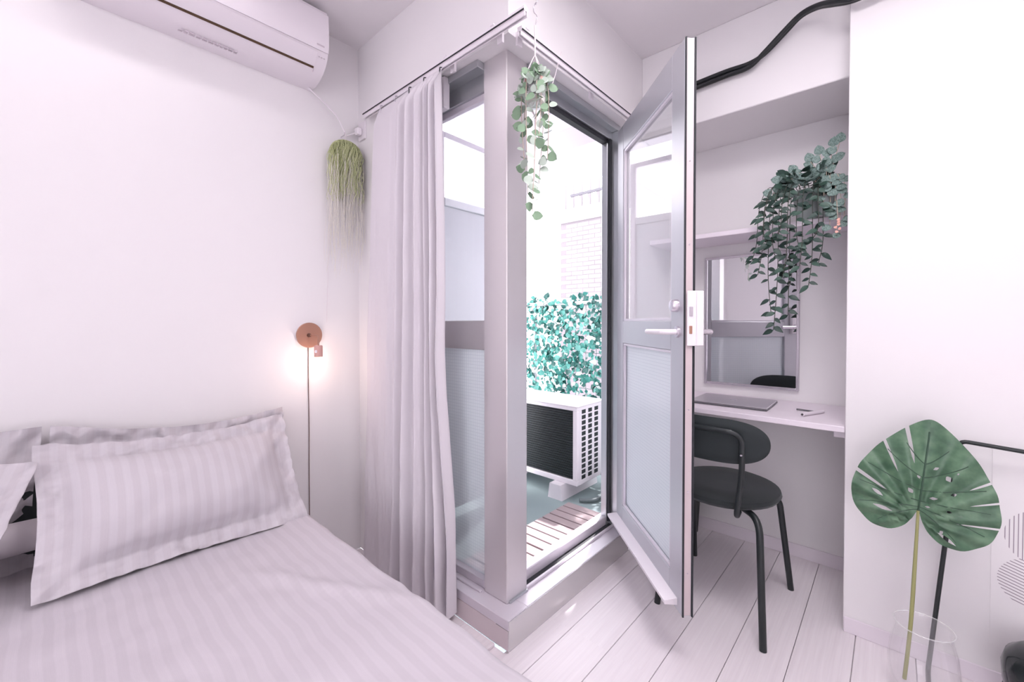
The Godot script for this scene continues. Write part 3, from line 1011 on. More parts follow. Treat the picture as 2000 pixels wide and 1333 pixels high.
func make_chair() -> void:
	var c := thing("chair", "black chair with curved oval backrest pulled up to the desk", "chair", Vector3(-0.494, 0, -1.82))
	# seat: rounded pad
	var prof := [Vector2(0.0, 0.425), Vector2(0.16, 0.425), Vector2(0.185, 0.432), Vector2(0.194, 0.445), Vector2(0.19, 0.458), Vector2(0.17, 0.466), Vector2(0.1, 0.468), Vector2(0.0, 0.466)]
	part("seat", lathe(prof, 40, Transform3D(Basis(Vector3(1.0, 0, 0), Vector3(0, 1, 0), Vector3(0, 0, 1.06)), Vector3.ZERO)), M.black_fabric, c)
	part("seat_pan", lathe([Vector2(0.0, 0.415), Vector2(0.15, 0.415), Vector2(0.165, 0.425), Vector2(0.0, 0.4255)], 32), M.black_tube, c)
	# backrest: stadium plate bent round the sitter, leaning back a little
	var st := st_new()
	var NB := 40
	var KB := 10
	for side in [1.0, -1.0]:
		var rows := []
		var uvs := []
		for j in KB + 1:
			var row := []
			var uv := []
			var v := lerpf(-1.0, 1.0, float(j) / KB)
			for i in NB + 1:
				var a := lerpf(-1.0, 1.0, float(i) / NB)
				var u := sin(a * PI / 2)
				var hx := 0.192
				var hy := 0.082 * pow(maxf(0.0, 1.0 - pow(absf(u), 3.4)), 1.0 / 2.2)
				var x := u * hx
				var y := 0.685 + v * hy
				var z := 0.232 - 1.25 * x * x + 0.18 * (y - 0.685)
				var th := 0.010 * pow(maxf(0.0, (1.0 - pow(absf(v), 4.0)) * (1.0 - pow(absf(u), 6.0))), 0.5) + 0.001
				row.append(Vector3(x, y, z + side * th))
				uv.append(Vector2(x, y))
			rows.append(row)
			uvs.append(uv)
		add_grid(st, rows, uvs, side < 0)
	part("backrest", done(st), M.black_back, c)
	# hoop that carries the backrest, ends turned under the seat
	var hp := []
	var pts := [Vector3(-0.088, 0.418, 0.15), Vector3(-0.094, 0.418, 0.212), Vector3(-0.115, 0.58, 0.228), Vector3(-0.118, 0.727, 0.242), Vector3(0.118, 0.727, 0.242), Vector3(0.115, 0.58, 0.228), Vector3(0.094, 0.418, 0.212), Vector3(0.088, 0.418, 0.15)]
	hp = rounded(pts, 0.05, 7)
	for k in hp.size():
		if hp[k].y > 0.70:
			hp[k].z = 0.232 - 1.25 * hp[k].x * hp[k].x + 0.18 * (hp[k].y - 0.685) + 0.020
	part("back_hoop", tube(hp, 0.0095, 10), M.black_tube, c)
	for sx in [-1.0, 1.0]:
		part("screw", lathe([Vector2(0, 0), Vector2(0.004, 0), Vector2(0.003, 0.003), Vector2(0, 0.003)], 8, Transform3D(Basis(Vector3(1, 0, 0), Vector3(0, 0, 1), Vector3(0, -1, 0)), Vector3(sx * 0.1165, 0.65, 0.246))), M.steel, c)
		part("leg", tube(rounded([Vector3(sx * 0.08, 0.414, 0.09), Vector3(sx * 0.155, 0.414, 0.16), Vector3(sx * 0.182, 0.0, 0.222)], 0.06, 7), 0.0115, 10), M.black_tube, c)
		part("leg", tube(rounded([Vector3(sx * 0.08, 0.414, -0.05), Vector3(sx * 0.165, 0.414, -0.12), Vector3(sx * 0.192, 0.0, -0.228)], 0.05, 7), 0.0115, 10), M.black_tube, c)

func make_cables() -> void:
	var a := [Vector3(-0.935, 2.172, -1.985), Vector3(-0.80, 2.178, -1.985), Vector3(-0.68, 2.182, -1.985), Vector3(-0.55, 2.186, -1.985), Vector3(-0.46, 2.182, -1.983), Vector3(-0.40, 2.198, -1.98), Vector3(-0.33, 2.245, -1.972), Vector3(-0.275, 2.275, -1.955), Vector3(-0.22, 2.268, -1.93), Vector3(-0.17, 2.235, -1.895), Vector3(-0.12, 2.207, -1.87), Vector3(-0.06, 2.205, -1.865), Vector3(0.10, 2.22, -1.865), Vector3(0.5, 2.25, -1.865)]
	var b := []
	for k in a.size():
		var s := [-1.0, -1.0, -1.0, -1.0, -0.8, 0.2, 0.6, 0.9, 1.0, 1.0, 1.0, 1.0, 1.0, 1.0][k] as float
		b.append(a[k] + Vector3(0.004, 0.022 * s if s < 0 else -0.004 * s, 0.004 + 0.014 * absf(1.0 - absf(s)) + (0.013 if s > 0.3 else 0.0)))
	single("cable", tube(curve(a), 0.0095, 10), M.cable, "upper thick black cable crossing the beam above the alcove", "cable", "black cables over the alcove beam")
	single("cable", tube(curve(b), 0.0095, 10), M.cable, "lower thick black cable twisting with the other along the beam", "cable", "black cables over the alcove beam")

# ------------------------------------------------------------------ plants
func leaf_mesh(l: float, w: float, tip := 1.0, fold := 0.25, droop := 0.15) -> ArrayMesh:
	# a leaf blade along +y, face +z, stalk at the origin
	var st := st_new()
	var rows := []
	var uvs := []
	for j in 6:
		var t := j / 5.0
		var hw := w / 2 * pow(sin(PI * pow(t, 0.75)), lerpf(0.62, 1.0, tip)) if j > 0 and j < 5 else 0.0
		var row := []
		var uv := []
		for i in 3:
			var s := i - 1.0
			row.append(Vector3(s * hw, t * l, fold * absf(s) * hw - droop * l * t * t))
			uv.append(Vector2(s, t))
		rows.append(row)
		uvs.append(uv)
	add_grid(st, rows, uvs)
	return done(st)

func leaf_at(parent: Node, mesh: Mesh, m: Material, p: Vector3, dir: Vector3, nrm: Vector3, s: float) -> MeshInstance3D:
	var y := dir.normalized()
	var x := y.cross(nrm)
	if x.length() < 0.01:
		x = y.cross(Vector3(0.3, 0.5, 0.8))
	x = x.normalized()
	var o := part("leaf", mesh, m, parent)
	o.transform = Transform3D(Basis(x, y, x.cross(y)).scaled_local(Vector3(s, s, s)), p)
	return o

func make_alcove_plant() -> void:
	var r := RandomNumberGenerator.new()
	r.seed = 77
	var base := Vector3(-0.265, 1.522, -2.17)
	var pl := thing("trailing_plant", "dark green trailing plant in a small pot on the alcove shelf", "plant", base)
	part("pot", lathe([Vector2(0.0, 0.0), Vector2(0.045, 0.0), Vector2(0.062, 0.115), Vector2(0.066, 0.118), Vector2(0.066, 0.13), Vector2(0.058, 0.13), Vector2(0.056, 0.11), Vector2(0.0, 0.108)], 24), M.pot, pl)
	part("soil", lathe([Vector2(0.0, 0.112), Vector2(0.054, 0.112), Vector2(0.0, 0.116)], 20), M.soil, pl)
	var small := leaf_mesh(0.038, 0.019, 1.0)
	var big := leaf_mesh(0.042, 0.036, 0.2, 0.12)
	var ends := [[-0.085, 1.07, -1.99, 22], [-0.05, 1.13, -2.02, 14], [-0.12, 1.14, -2.0, 12], [0.03, 1.245, -1.99, 16], [0.06, 1.33, -2.02, 9], [-0.14, 1.30, -1.99, 14], [-0.165, 1.36, -2.01, 12], [-0.10, 1.36, -1.97, 12], [-0.02, 1.38, -1.98, 12], [0.0, 1.32, -1.97, 12], [-0.05, 1.28, -1.965, 12], [0.05, 1.42, -1.975, 9], [-0.13, 1.42, -1.965, 10], [-0.07, 1.45, -1.96, 9]]
	for e in ends:
		var a := Vector3(e[0] * 0.5, 0.125, 0.02)
		var z: float = e[2] - base.z
		var pts := curve([a, Vector3(e[0] * 0.8, 0.155, z * 0.55), Vector3(e[0] * 0.95, 0.06, z * 0.95), Vector3(e[0], (e[1] - base.y) * 0.55, z), Vector3(e[0] + r.randf_range(-0.02, 0.02), e[1] - base.y, z + 0.005)], 6)
		var v := part("vine", tube(pts, 0.0014, 5), M.vine, pl)
		var cnt: int = e[3]
		for k in cnt:
			var f := lerpf(0.42, 1.0, float(k) / (cnt - 1)) * (pts.size() - 1)
			var i := mini(int(f), pts.size() - 2)
			var p: Vector3 = pts[i].lerp(pts[i + 1], f - i)
			var ang := (1.0 if k % 2 == 0 else -1.0) * r.randf_range(0.6, 1.25)
			var out := Vector3(sin(ang), -0.55 * cos(ang) - 0.1, r.randf_range(-0.1, 0.55))
			leaf_at(v, small, M.leaf_dark if r.randf() < 0.6 else M.leaf_dark_b, p, out, Vector3(r.randf_range(-0.3, 0.3), 0.5, 1.0), r.randf_range(0.75, 1.2))
	# crown of bigger leaves over the pot
	for k in 110:
		var a := r.randf_range(-PI, PI)
		var up := r.randf_range(-0.25, 1.0)
		var d := Vector3(cos(a), up, sin(a) * 0.7 + 0.25).normalized()
		var p := Vector3(-0.01, 0.13, 0.07) + d * r.randf_range(0.03, 0.10)
		p.x = clampf(p.x, -0.1, 0.1)
		leaf_at(pl, big, M.leaf_dark if r.randf() < 0.55 else M.leaf_dark_b, p, d, Vector3(0.1, 0.6, 0.9), r.randf_range(0.7, 1.15))
	# second plant: pale marbled round leaves trailing at the right
	var p2 := thing("variegated_plant", "grey green marbled trailing plant on the right end of shelf", "plant", base + Vector3(0.066, 0, 0.10))
	part("pot", lathe([Vector2(0.0, -0.0), Vector2(0.024, 0.0), Vector2(0.032, 0.075), Vector2(0.029, 0.075), Vector2(0.027, 0.066), Vector2(0.0, 0.064)], 20), M.pot, p2)
	var rnd := leaf_mesh(0.036, 0.034, 0.0, 0.06, 0.1)
	var trails := [[0.045, 1.44, 8], [0.015, 1.475, 8], [0.058, 1.50, 7], [-0.005, 1.56, 5], [0.03, 1.53, 6]]
	for e in trails:
		var pts := curve([Vector3(0, 0.07, 0), Vector3(e[0] * 0.6, 0.15, 0.02), Vector3(e[0], 0.10, 0.045), Vector3(e[0], e[1] - base.y, 0.05)], 6)
		var v := part("vine", tube(pts, 0.0013, 5), M.vine_pale, p2)
		var cnt: int = e[2]
		for k in cnt:
			var f := lerpf(0.3, 1.0, float(k) / (cnt - 1)) * (pts.size() - 1)
			var i := mini(int(f), pts.size() - 2)
			var p: Vector3 = pts[i].lerp(pts[i + 1], f - i)
			var ang := (1.0 if k % 2 == 0 else -1.0) * r.randf_range(0.5, 1.2)
			leaf_at(v, rnd, M.leaf_grey, p, Vector3(sin(ang) * 0.7, -0.5, 0.35), Vector3(0, 0.4, 1), r.randf_range(0.75, 1.1))
	for e in [[-0.05, 0.23, 0.6], [-0.02, 0.25, 0.4], [0.02, 0.27, 0.3], [0.04, 0.28, 0.7], [-0.08, 0.16, 0.2], [-0.15, 0.18, 0.1], [-0.18, 0.13, 0.2], [-0.13, 0.13, 0.5], [0.0, 0.20, 0.5], [-0.10, 0.2, 0.5]]:
		var tip := Vector3(e[0], e[1] - 0.015, 0.03)
		var v := part("vine", tube(curve([Vector3(0, 0.07, 0), Vector3(e[0] * 0.3, 0.15, 0.02), tip], 4), 0.0012, 5), M.vine_pale, p2)
		leaf_at(v, rnd, M.leaf_grey, tip, Vector3(e[0] * 3.0, e[2], 0.2), Vector3(0.2, 0.1, 1), 1.05)
		for k in 3:
			var q := Vector3(e[0] * 0.3, 0.15, 0.02).lerp(tip, 0.25 + k * 0.25)
			leaf_at(v, rnd, M.leaf_grey, q, Vector3(-0.8 if k % 2 == 0 else 0.8, 0.35, 0.3), Vector3(r.randf_range(-0.3, 0.3), 0.2, 1), 1.0)
	var bl := part("blossom_spray", tube(curve([Vector3(0.036, 0.04, 0.06), Vector3(0.04, -0.03, 0.065), Vector3(0.036, -0.07, 0.065)], 4), 0.0015, 5), M.vine_pale, p2)
	for k in 6:
		leaf_at(bl, rnd, M.blossom, Vector3(0.036 + r.randf_range(-0.006, 0.006), -0.03 - k * 0.009, 0.068), Vector3(r.randf_range(-1, 1), -0.6, 0.2), Vector3(0, 0, 1), 0.32)

func make_hanging_jar() -> void:
	var r := RandomNumberGenerator.new()
	r.seed = 31
	var at := Vector3(-0.852, 1.79, -1.052)
	var j := thing("hanging_jar_plant", "glass jar of pale eucalyptus vines hanging in white macrame cord", "plant", at)
	j.scale = Vector3(1.18, 1.18, 1.18)
	part("jar", lathe([Vector2(0.0, 0.0), Vector2(0.024, 0.0), Vector2(0.0285, 0.004), Vector2(0.0295, 0.012), Vector2(0.0295, 0.055), Vector2(0.026, 0.062), Vector2(0.0265, 0.07), Vector2(0.0245, 0.07), Vector2(0.0245, 0.062), Vector2(0.0278, 0.054), Vector2(0.0278, 0.012), Vector2(0.0265, 0.006), Vector2(0.0, 0.004)], 24), M.glass_jar, j)
	part("rim_band", lathe([Vector2(0.0268, 0.058), Vector2(0.0285, 0.06), Vector2(0.0285, 0.066), Vector2(0.0268, 0.068)], 24), M.socket, j)
	part("dark_filling", lathe([Vector2(0.0, 0.018), Vector2(0.0265, 0.018), Vector2(0.0265, 0.04), Vector2(0.018, 0.046), Vector2(0.0, 0.047)], 20), M.soil, j)
	part("base_filling", lathe([Vector2(0.0, 0.0055), Vector2(0.0255, 0.0055), Vector2(0.0265, 0.0175), Vector2(0.0, 0.0178)], 20), M.moss_pale, j)
	var knot := Vector3(0, 0.135, 0)
	for k in 4:
		var a := TAU * k / 4 + 0.5
		part("cord", tube(curve([knot, Vector3(cos(a) * 0.012, 0.112, sin(a) * 0.012), Vector3(cos(a) * 0.031, 0.062, sin(a) * 0.031), Vector3(cos(a) * 0.0312, 0.02, sin(a) * 0.0312), Vector3(cos(a) * 0.012, -0.012, sin(a) * 0.012), Vector3(0, -0.03, 0)]), 0.0016, 6), M.rope, j)
	part("tassel", tube(curve([Vector3(0, -0.03, 0), Vector3(0.002, -0.12, 0.002), Vector3(-0.003, -0.20, 0)]), 0.0022, 6), M.rope, j)
	part("hanger_cord", tube([knot, Vector3(0, 0.215, 0)], 0.0022, 6), M.rope, j)
	# two wire hooks up to the rail end and ceiling
	part("wire_hook", tube(curve([Vector3(0, 0.212, 0), Vector3(0.004, 0.222, 0), Vector3(0.006, 0.236, 0), Vector3(-0.004, 0.252, 0), Vector3(-0.004, 0.268, 0), Vector3(0.004, 0.274, 0)]), 0.0012, 6), M.steel, j)
	part("wire_hook", tube(curve([Vector3(0.002, 0.268, 0), Vector3(0.006, 0.278, 0), Vector3(0.002, 0.3, 0), Vector3(-0.002, 0.4, 0), Vector3(0, (YC - at.y) / 1.18, 0)]), 0.0012, 6), M.steel, j)
	part("side_string", tube(curve([Vector3(0.0, 0.06, -0.029), Vector3(-0.02, 0.10, -0.10), Vector3(-0.05, 0.255, -0.19)]), 0.0012, 5), M.rope, j)
	var rnd := leaf_mesh(0.027, 0.024, 0.0, 0.08, 0.05)
	var vines := [[0.012, 0.012, -0.30, 20], [-0.016, 0.008, -0.17, 13], [0.02, -0.02, -0.14, 12], [0.0, 0.028, -0.24, 15], [0.024, 0.012, -0.10, 9], [-0.026, 0.0, -0.05, 8], [0.0, -0.028, -0.20, 13]]
	for e in vines:
		var d := Vector3(e[0], 0, e[1])
		var o := d.normalized() * 0.034
		var pts := curve([Vector3(0, 0.05, 0), d * 0.7 + Vector3(0, 0.082, 0), o + Vector3(0, 0.055, 0), o * 1.1 + Vector3(0, -0.02, 0), d + Vector3(r.randf_range(-0.01, 0.01), e[2], r.randf_range(-0.01, 0.01))], 6)
		var v := part("vine", tube(pts, 0.0011, 5), M.vine_pale, j)
		var cnt := int(e[3] * 1.7)
		for k in cnt:
			var f := lerpf(0.25, 1.0, float(k) / (cnt - 1)) * (pts.size() - 1)
			var i := mini(int(f), pts.size() - 2)
			var p: Vector3 = pts[i].lerp(pts[i + 1], f - i)
			var a := r.randf_range(0, TAU)
			leaf_at(v, rnd, M.leaf_pale if r.randf() < 0.5 else M.leaf_mid, p, Vector3(cos(a), r.randf_range(-0.7, 0.3), sin(a)), Vector3(0.67 + r.randf_range(-0.5, 0.5), r.randf_range(-0.3, 0.6), 0.74), r.randf_range(0.7, 1.15))
	for k in 14:
		var a := r.randf_range(0, TAU)
		var d := Vector3(cos(a), r.randf_range(0.1, 0.9), sin(a)).normalized()
		leaf_at(j, rnd, M.leaf_mid if r.randf() < 0.7 else M.leaf_pale, Vector3(0, 0.068, 0) + d * 0.018, d, Vector3(0.67, 0.3, 0.74), r.randf_range(0.8, 1.2))

func make_moss() -> void:
	var r := RandomNumberGenerator.new()
	r.seed = 55
	var at := Vector3(XL + 0.06, 1.93, -0.93)
	var m := thing("hanging_moss", "pale yellow green hanging moss plant in the corner above the lamp", "plant", at)
	part("thread", tube([Vector3(-0.02, 0.046, -0.005), Vector3(-0.005, 0.03, 0.0), Vector3(0, -0.01, 0)], 0.0012, 5), M.rope, m)
	var st := st_new()
	for k in 420:
		# strands leave a rounded crown and curl down
		var a := r.randf_range(0, TAU)
		var rad := sqrt(r.randf())
		var p := Vector3(maxf(cos(a) * rad * 0.05, -0.05), -0.055 * (1.0 - sqrt(maxf(0.0, 1.0 - rad * rad))), maxf(sin(a) * rad * 0.072, -0.078))
		var l := r.randf_range(0.08, 0.27)
		var pts := [p * Vector3(0.5, 1, 0.5) + Vector3(0, 0.002, 0), p]
		var turn := r.randf_range(0, TAU)
		for i in int(l / 0.014):
			turn += r.randf_range(0.5, 1.5)
			p += Vector3(cos(turn) * 0.006, -0.0135, sin(turn) * 0.006)
			p.x = clampf(p.x, -0.055, 0.06)
			p.z = clampf(p.z, -0.084, 0.085)
			pts.append(p)
		add_tube(st, pts, 0.001, 3, false)
	var t := part("moss_tuft", done(st), M.moss, m)
	t.set_meta("kind", "stuff")
	var s2 := st_new()
	for k in 150:
		var a := r.randf_range(0, TAU)
		var rad := 0.075 * sqrt(r.randf())
		var p := Vector3(maxf(cos(a) * rad * 0.8, -0.05), r.randf_range(-0.16, -0.06), maxf(sin(a) * rad * 1.15, -0.082))
		var l := r.randf_range(0.18, 0.5)
		var pts := [p]
		for i in int(l / 0.03):
			p += Vector3(r.randf_range(-0.006, 0.006), -0.03, r.randf_range(-0.006, 0.006))
			p.x = maxf(p.x, -0.056)
			p.z = maxf(p.z, -0.084)
			pts.append(p)
		add_tube(s2, pts, 0.0006, 3, false)
	var u := part("trailing_strands", done(s2), M.moss_pale, m)
	u.set_meta("kind", "stuff")
	# long single white thread down to the lamp
	part("loose_thread", tube(curve([Vector3(-0.05, -0.3, 0.055), Vector3(-0.054, -0.6, 0.062), Vector3(-0.054, -0.83, 0.07)]), 0.0007, 4), M.rope, m)

func monstera_height(p: Vector2) -> float:
	# gentle cup with the blade folding along the midrib, ribs between side veins
	var ang := atan2(absf(p.x), p.y + 0.02)
	return 0.16 * absf(p.x) * 0.35 - 0.55 * p.x * p.x - 0.45 * (p.y - 0.1) * (p.y - 0.1) + 0.0050 * cos(ang * 15.0) * smoothstep(0.01, 0.06, p.length())

func make_monstera() -> void:
	var fl := thing("monstera_leaf", "large dark green monstera leaf on a single stem in glass vase", "plant", Vector3(0.064, 0.0, -1.73))
	# blade outline in its own plane, stalk joint at the origin, tip along +y
	var half_r := [Vector2(0, 0.0), Vector2(0.012, -0.03), Vector2(0.03, -0.058), Vector2(0.06, -0.08), Vector2(0.095, -0.078), Vector2(0.125, -0.06), Vector2(0.148, -0.03), Vector2(0.158, 0.0), Vector2(0.160, 0.035), Vector2(0.154, 0.07), Vector2(0.146, 0.10), Vector2(0.128, 0.135), Vector2(0.108, 0.17), Vector2(0.080, 0.205), Vector2(0.045, 0.242), Vector2(0.012, 0.268)]
	var outline := PackedVector2Array()
	for i in half_r.size():
		outline.append(half_r[i])
	for i in range(half_r.size() - 1, 0, -1):
		outline.append(Vector2(-half_r[i].x * 0.98, half_r[i].y * 1.0))
	var sm := PackedVector2Array()
	var c := outline.size()
	for i in c:
		for k in 4:
			sm.append(outline[i].cubic_interpolate(outline[(i + 1) % c], outline[(i + c - 1) % c], outline[(i + 2) % c], k / 4.0))
	# deep slits from the rim and holes near the midrib: [from, to, half width]
	var cuts := []
	for e in [[0.17, 0.012, 0.078, -0.008, 0.0032], [0.165, 0.085, 0.10, 0.052, 0.003], [0.14, 0.135, 0.095, 0.095, 0.003], [-0.17, 0.085, -0.07, 0.035, 0.006], [-0.10, 0.195, -0.055, 0.10, 0.004], [-0.05, 0.24, -0.022, 0.135, 0.005]]:
		cuts.append([Vector2(e[0], e[1]), Vector2(e[2], e[3]), e[4], true])
	for e in [[-0.10, -0.018, -0.055, -0.022, 0.005], [-0.108, 0.03, -0.08, 0.015, 0.005], [-0.028, 0.06, -0.016, 0.046, 0.0055], [0.012, 0.018, 0.024, 0.019, 0.003], [0.018, 0.045, 0.036, 0.05, 0.0042], [0.046, 0.108, 0.058, 0.118, 0.008], [0.045, -0.045, 0.085, -0.068, 0.005], [0.018, 0.128, 0.03, 0.138, 0.004], [0.068, 0.02, 0.056, 0.02, 0.004], [0.072, 0.075, 0.06, 0.068, 0.0045], [-0.012, 0.105, -0.006, 0.094, 0.004], [0.05, -0.04, 0.056, -0.046, 0.005], [0.066, 0.13, 0.07, 0.136, 0.0025]]:
		cuts.append([Vector2(e[0], e[1]), Vector2(e[2], e[3]), e[4], false])
	var holes := []
	for e in cuts:
		var a: Vector2 = e[0]
		var b: Vector2 = e[1]
		var d := (b - a).normalized()
		var nn := Vector2(-d.y, d.x)
		var pl := PackedVector2Array()
		for k in 7:
			var t := k / 6.0
			var hw: float = e[2] * (sqrt(maxf(0.0, 1.0 - t * t)) if e[3] else sin(PI * clampf(t, 0.02, 0.98)))
			pl.append(a.lerp(b, t) + nn * maxf(hw, 0.0002))
		for k in 7:
			var t := 1.0 - k / 6.0
			var hw: float = e[2] * (sqrt(maxf(0.0, 1.0 - t * t)) if e[3] else sin(PI * clampf(t, 0.02, 0.98)))
			pl.append(a.lerp(b, t) - nn * maxf(hw, 0.0002))
		holes.append(pl)
	var st := st_new()
	var cell := 0.0085
	for gx in range(-21, 21):
		for gy in range(-12, 33):
			var o := Vector2(gx * cell, gy * cell)
			var sq := PackedVector2Array([o, o + Vector2(cell, 0), o + Vector2(cell, cell), o + Vector2(0, cell)])
			var bits: Array = Geometry2D.intersect_polygons(sq, sm)
			for h: PackedVector2Array in holes:
				var next := []
				for q: PackedVector2Array in bits:
					for z: PackedVector2Array in Geometry2D.clip_polygons(q, h):
						if not Geometry2D.is_polygon_clockwise(z):
							next.append(z)
				bits = next
			for q: PackedVector2Array in bits:
				var ids := Geometry2D.triangulate_polygon(q)
				for i in range(0, ids.size(), 3):
					for side in [1.0, -1.0]:
						var p := []
						var n := []
						var u := []
						for k in 3:
							var v := q[ids[i + k]]
							var e := 0.002
							var hx := (monstera_height(v + Vector2(e, 0)) - monstera_height(v - Vector2(e, 0))) / (2 * e)
							var hy := (monstera_height(v + Vector2(0, e)) - monstera_height(v - Vector2(0, e))) / (2 * e)
							p.append(Vector3(v.x, v.y, monstera_height(v) + side * 0.0006))
							n.append(Vector3(-hx, -hy, 1.0).normalized() * side)
							u.append(v)
						tri(st, p, n, u)
	var blade := part("blade", done(st), M.monstera, fl)
	var bs := Basis(Vector3.BACK, -0.10) * Basis(Vector3.RIGHT, -0.12) * Basis(Vector3.UP, 0.0)
	blade.transform = Transform3D(bs, Vector3(-0.004, 0.545, 0.012))
	var mid := []
	for k in 14:
		var y := lerpf(0.0, 0.235, k / 13.0)
		mid.append(Vector3(0, y, monstera_height(Vector2(0, y)) + 0.001))
	part("midrib", tube(mid, 0.0022, 6), M.monstera_vein, blade)
	for e in [[0.004, 0.085, -0.06], [0.012, 0.135, -0.02], [0.03, 0.14, 0.045], [0.062, 0.125, 0.105], [0.10, 0.085, 0.16], [0.14, 0.045, 0.19]]:
		for s in [-1.0, 1.0]:
			var ln := []
			for k in 9:
				var t := k / 8.0
				var q := Vector2(s * e[1] * t, lerpf(e[0], e[2], pow(t, 1.35)))
				ln.append(Vector3(q.x, q.y, monstera_height(q) + 0.0007))
			part("side_vein", tube(ln, 0.0012, 5), M.monstera_vein, blade)
	part("stalk", tube(curve([Vector3(-0.004, 0.545, 0.010), Vector3(-0.008, 0.42, 0.008), Vector3(-0.016, 0.2, 0.002), Vector3(-0.028, 0.02, -0.005)]), [0.0035, 0.0036, 0.0037, 0.0038, 0.004, 0.0042, 0.0044, 0.0046, 0.0048, 0.005, 0.005, 0.005, 0.005, 0.005, 0.005, 0.005, 0.005, 0.005, 0.005], 8), M.stem, fl)
	# vase
	var vs := thing("glass_vase", "clear round glass vase on the floor holding the monstera stem", "vase", Vector3(0.075, 0, -1.715))
	part("vase_body", lathe([Vector2(0.0, 0.0), Vector2(0.045, 0.0), Vector2(0.065, 0.02), Vector2(0.077, 0.06), Vector2(0.079, 0.10), Vector2(0.073, 0.15), Vector2(0.063, 0.19), Vector2(0.062, 0.205), Vector2(0.066, 0.213)], 40), M.glass_vase, vs)
	part("vase_lip", lathe_ring(0.066, 0.213, 0.0018), M.glass_jar, vs)

func lathe_ring(r: float, y: float, w: float) -> ArrayMesh:
	var pr := []
	for k in 9:
		var a := TAU * k / 8.0
		pr.append(Vector2(r + w * cos(a), y + w * sin(a)))
	return lathe(pr, 40)

func make_right_corner() -> void:
	# slim black tube rack standing by the wall, a printed cloth hung from it
	var k := thing("tube_rack", "slim black metal rack standing against the right wall", "rack")
	part("frame_tube", tube(rounded([Vector3(0.088, 0.008, -1.70), Vector3(0.092, 0.008, -1.85), Vector3(0.152, 0.742, -1.855), Vector3(0.80, 0.70, -1.855), Vector3(0.86, 0.008, -1.85), Vector3(0.864, 0.008, -1.70)], 0.02, 5), 0.006, 10), M.black_tube, k)
	part("foot_cap", tube([Vector3(0.088, 0.008, -1.69), Vector3(0.088, 0.008, -1.70)], 0.0075, 10), M.gasket, k)
	part("foot_cap", tube([Vector3(0.864, 0.008, -1.69), Vector3(0.864, 0.008, -1.70)], 0.0075, 10), M.gasket, k)
	# print on cloth: two pebbles drawn in fine lines and a black shape
	var img := Image.create(1024, 1024, false, Image.FORMAT_RGB8)
	var bg := c255(240, 237, 239)
	img.fill(bg)
	var ln := c255(150, 138, 150)
	for x in 1024:
		for y in 1024:
			var p := Vector2(x, y)
			# upper pebble, vertical lines
			var q := (p - Vector2(150, 420)) / Vector2(110, 130)
			if q.length() < 1.0 and x % 14 < 3:
				img.set_pixel(x, y, ln)
			# lower pebble, slanted lines
			q = (p - Vector2(170, 640)) / Vector2(150, 130)
			if q.length() < 1.0 and int(y + 4000 - x * 0.32) % 15 < 4:
				img.set_pixel(x, y, ln)
			# black pebble
			q = (p - Vector2(205, 530)) / Vector2(80, 55)
			if q.length() < 1.0:
				img.set_pixel(x, y, c255(38, 46, 50))
	var pm := mat("print_cloth", Color.WHITE, 0.9)
	pm.albedo_texture = tex(img)
	var c := thing("wall_print", "white wall print with line-drawn pebbles on the right wall", "print")
	var st := st_new()
	face(st, [Vector3(0.225, 0.735, ZR + 0.002), Vector3(0.85, 0.735, ZR + 0.002), Vector3(0.85, 0.11, ZR + 0.002), Vector3(0.225, 0.11, ZR + 0.002)], Vector3.BACK, [Vector2(0, 0), Vector2(1, 0), Vector2(1, 1), Vector2(0, 1)])
	part("printed_sheet", done(st), pm, c)
	part("backing", box(Vector3(0.225, 0.11, ZR), Vector3(0.85, 0.735, ZR + 0.0015)), M.wall, c)
	# glossy dark shell at the edge of the picture
	var g := thing("glossy_stool", "glossy black rounded stool shell at the lower right edge", "stool", Vector3(0.355, 0, -1.73))
	var shell := lathe([Vector2(0.0, 0.0), Vector2(0.07, 0.0), Vector2(0.09, 0.015), Vector2(0.112, 0.07), Vector2(0.127, 0.14), Vector2(0.129, 0.18), Vector2(0.122, 0.208), Vector2(0.10, 0.228), Vector2(0.05, 0.239), Vector2(0.0, 0.241)], 40)
	part("shell", shell, M.glossy_black, g)
	part("rim_ring", lathe_ring(0.122, 0.11, 0.004), M.black_tube, g)

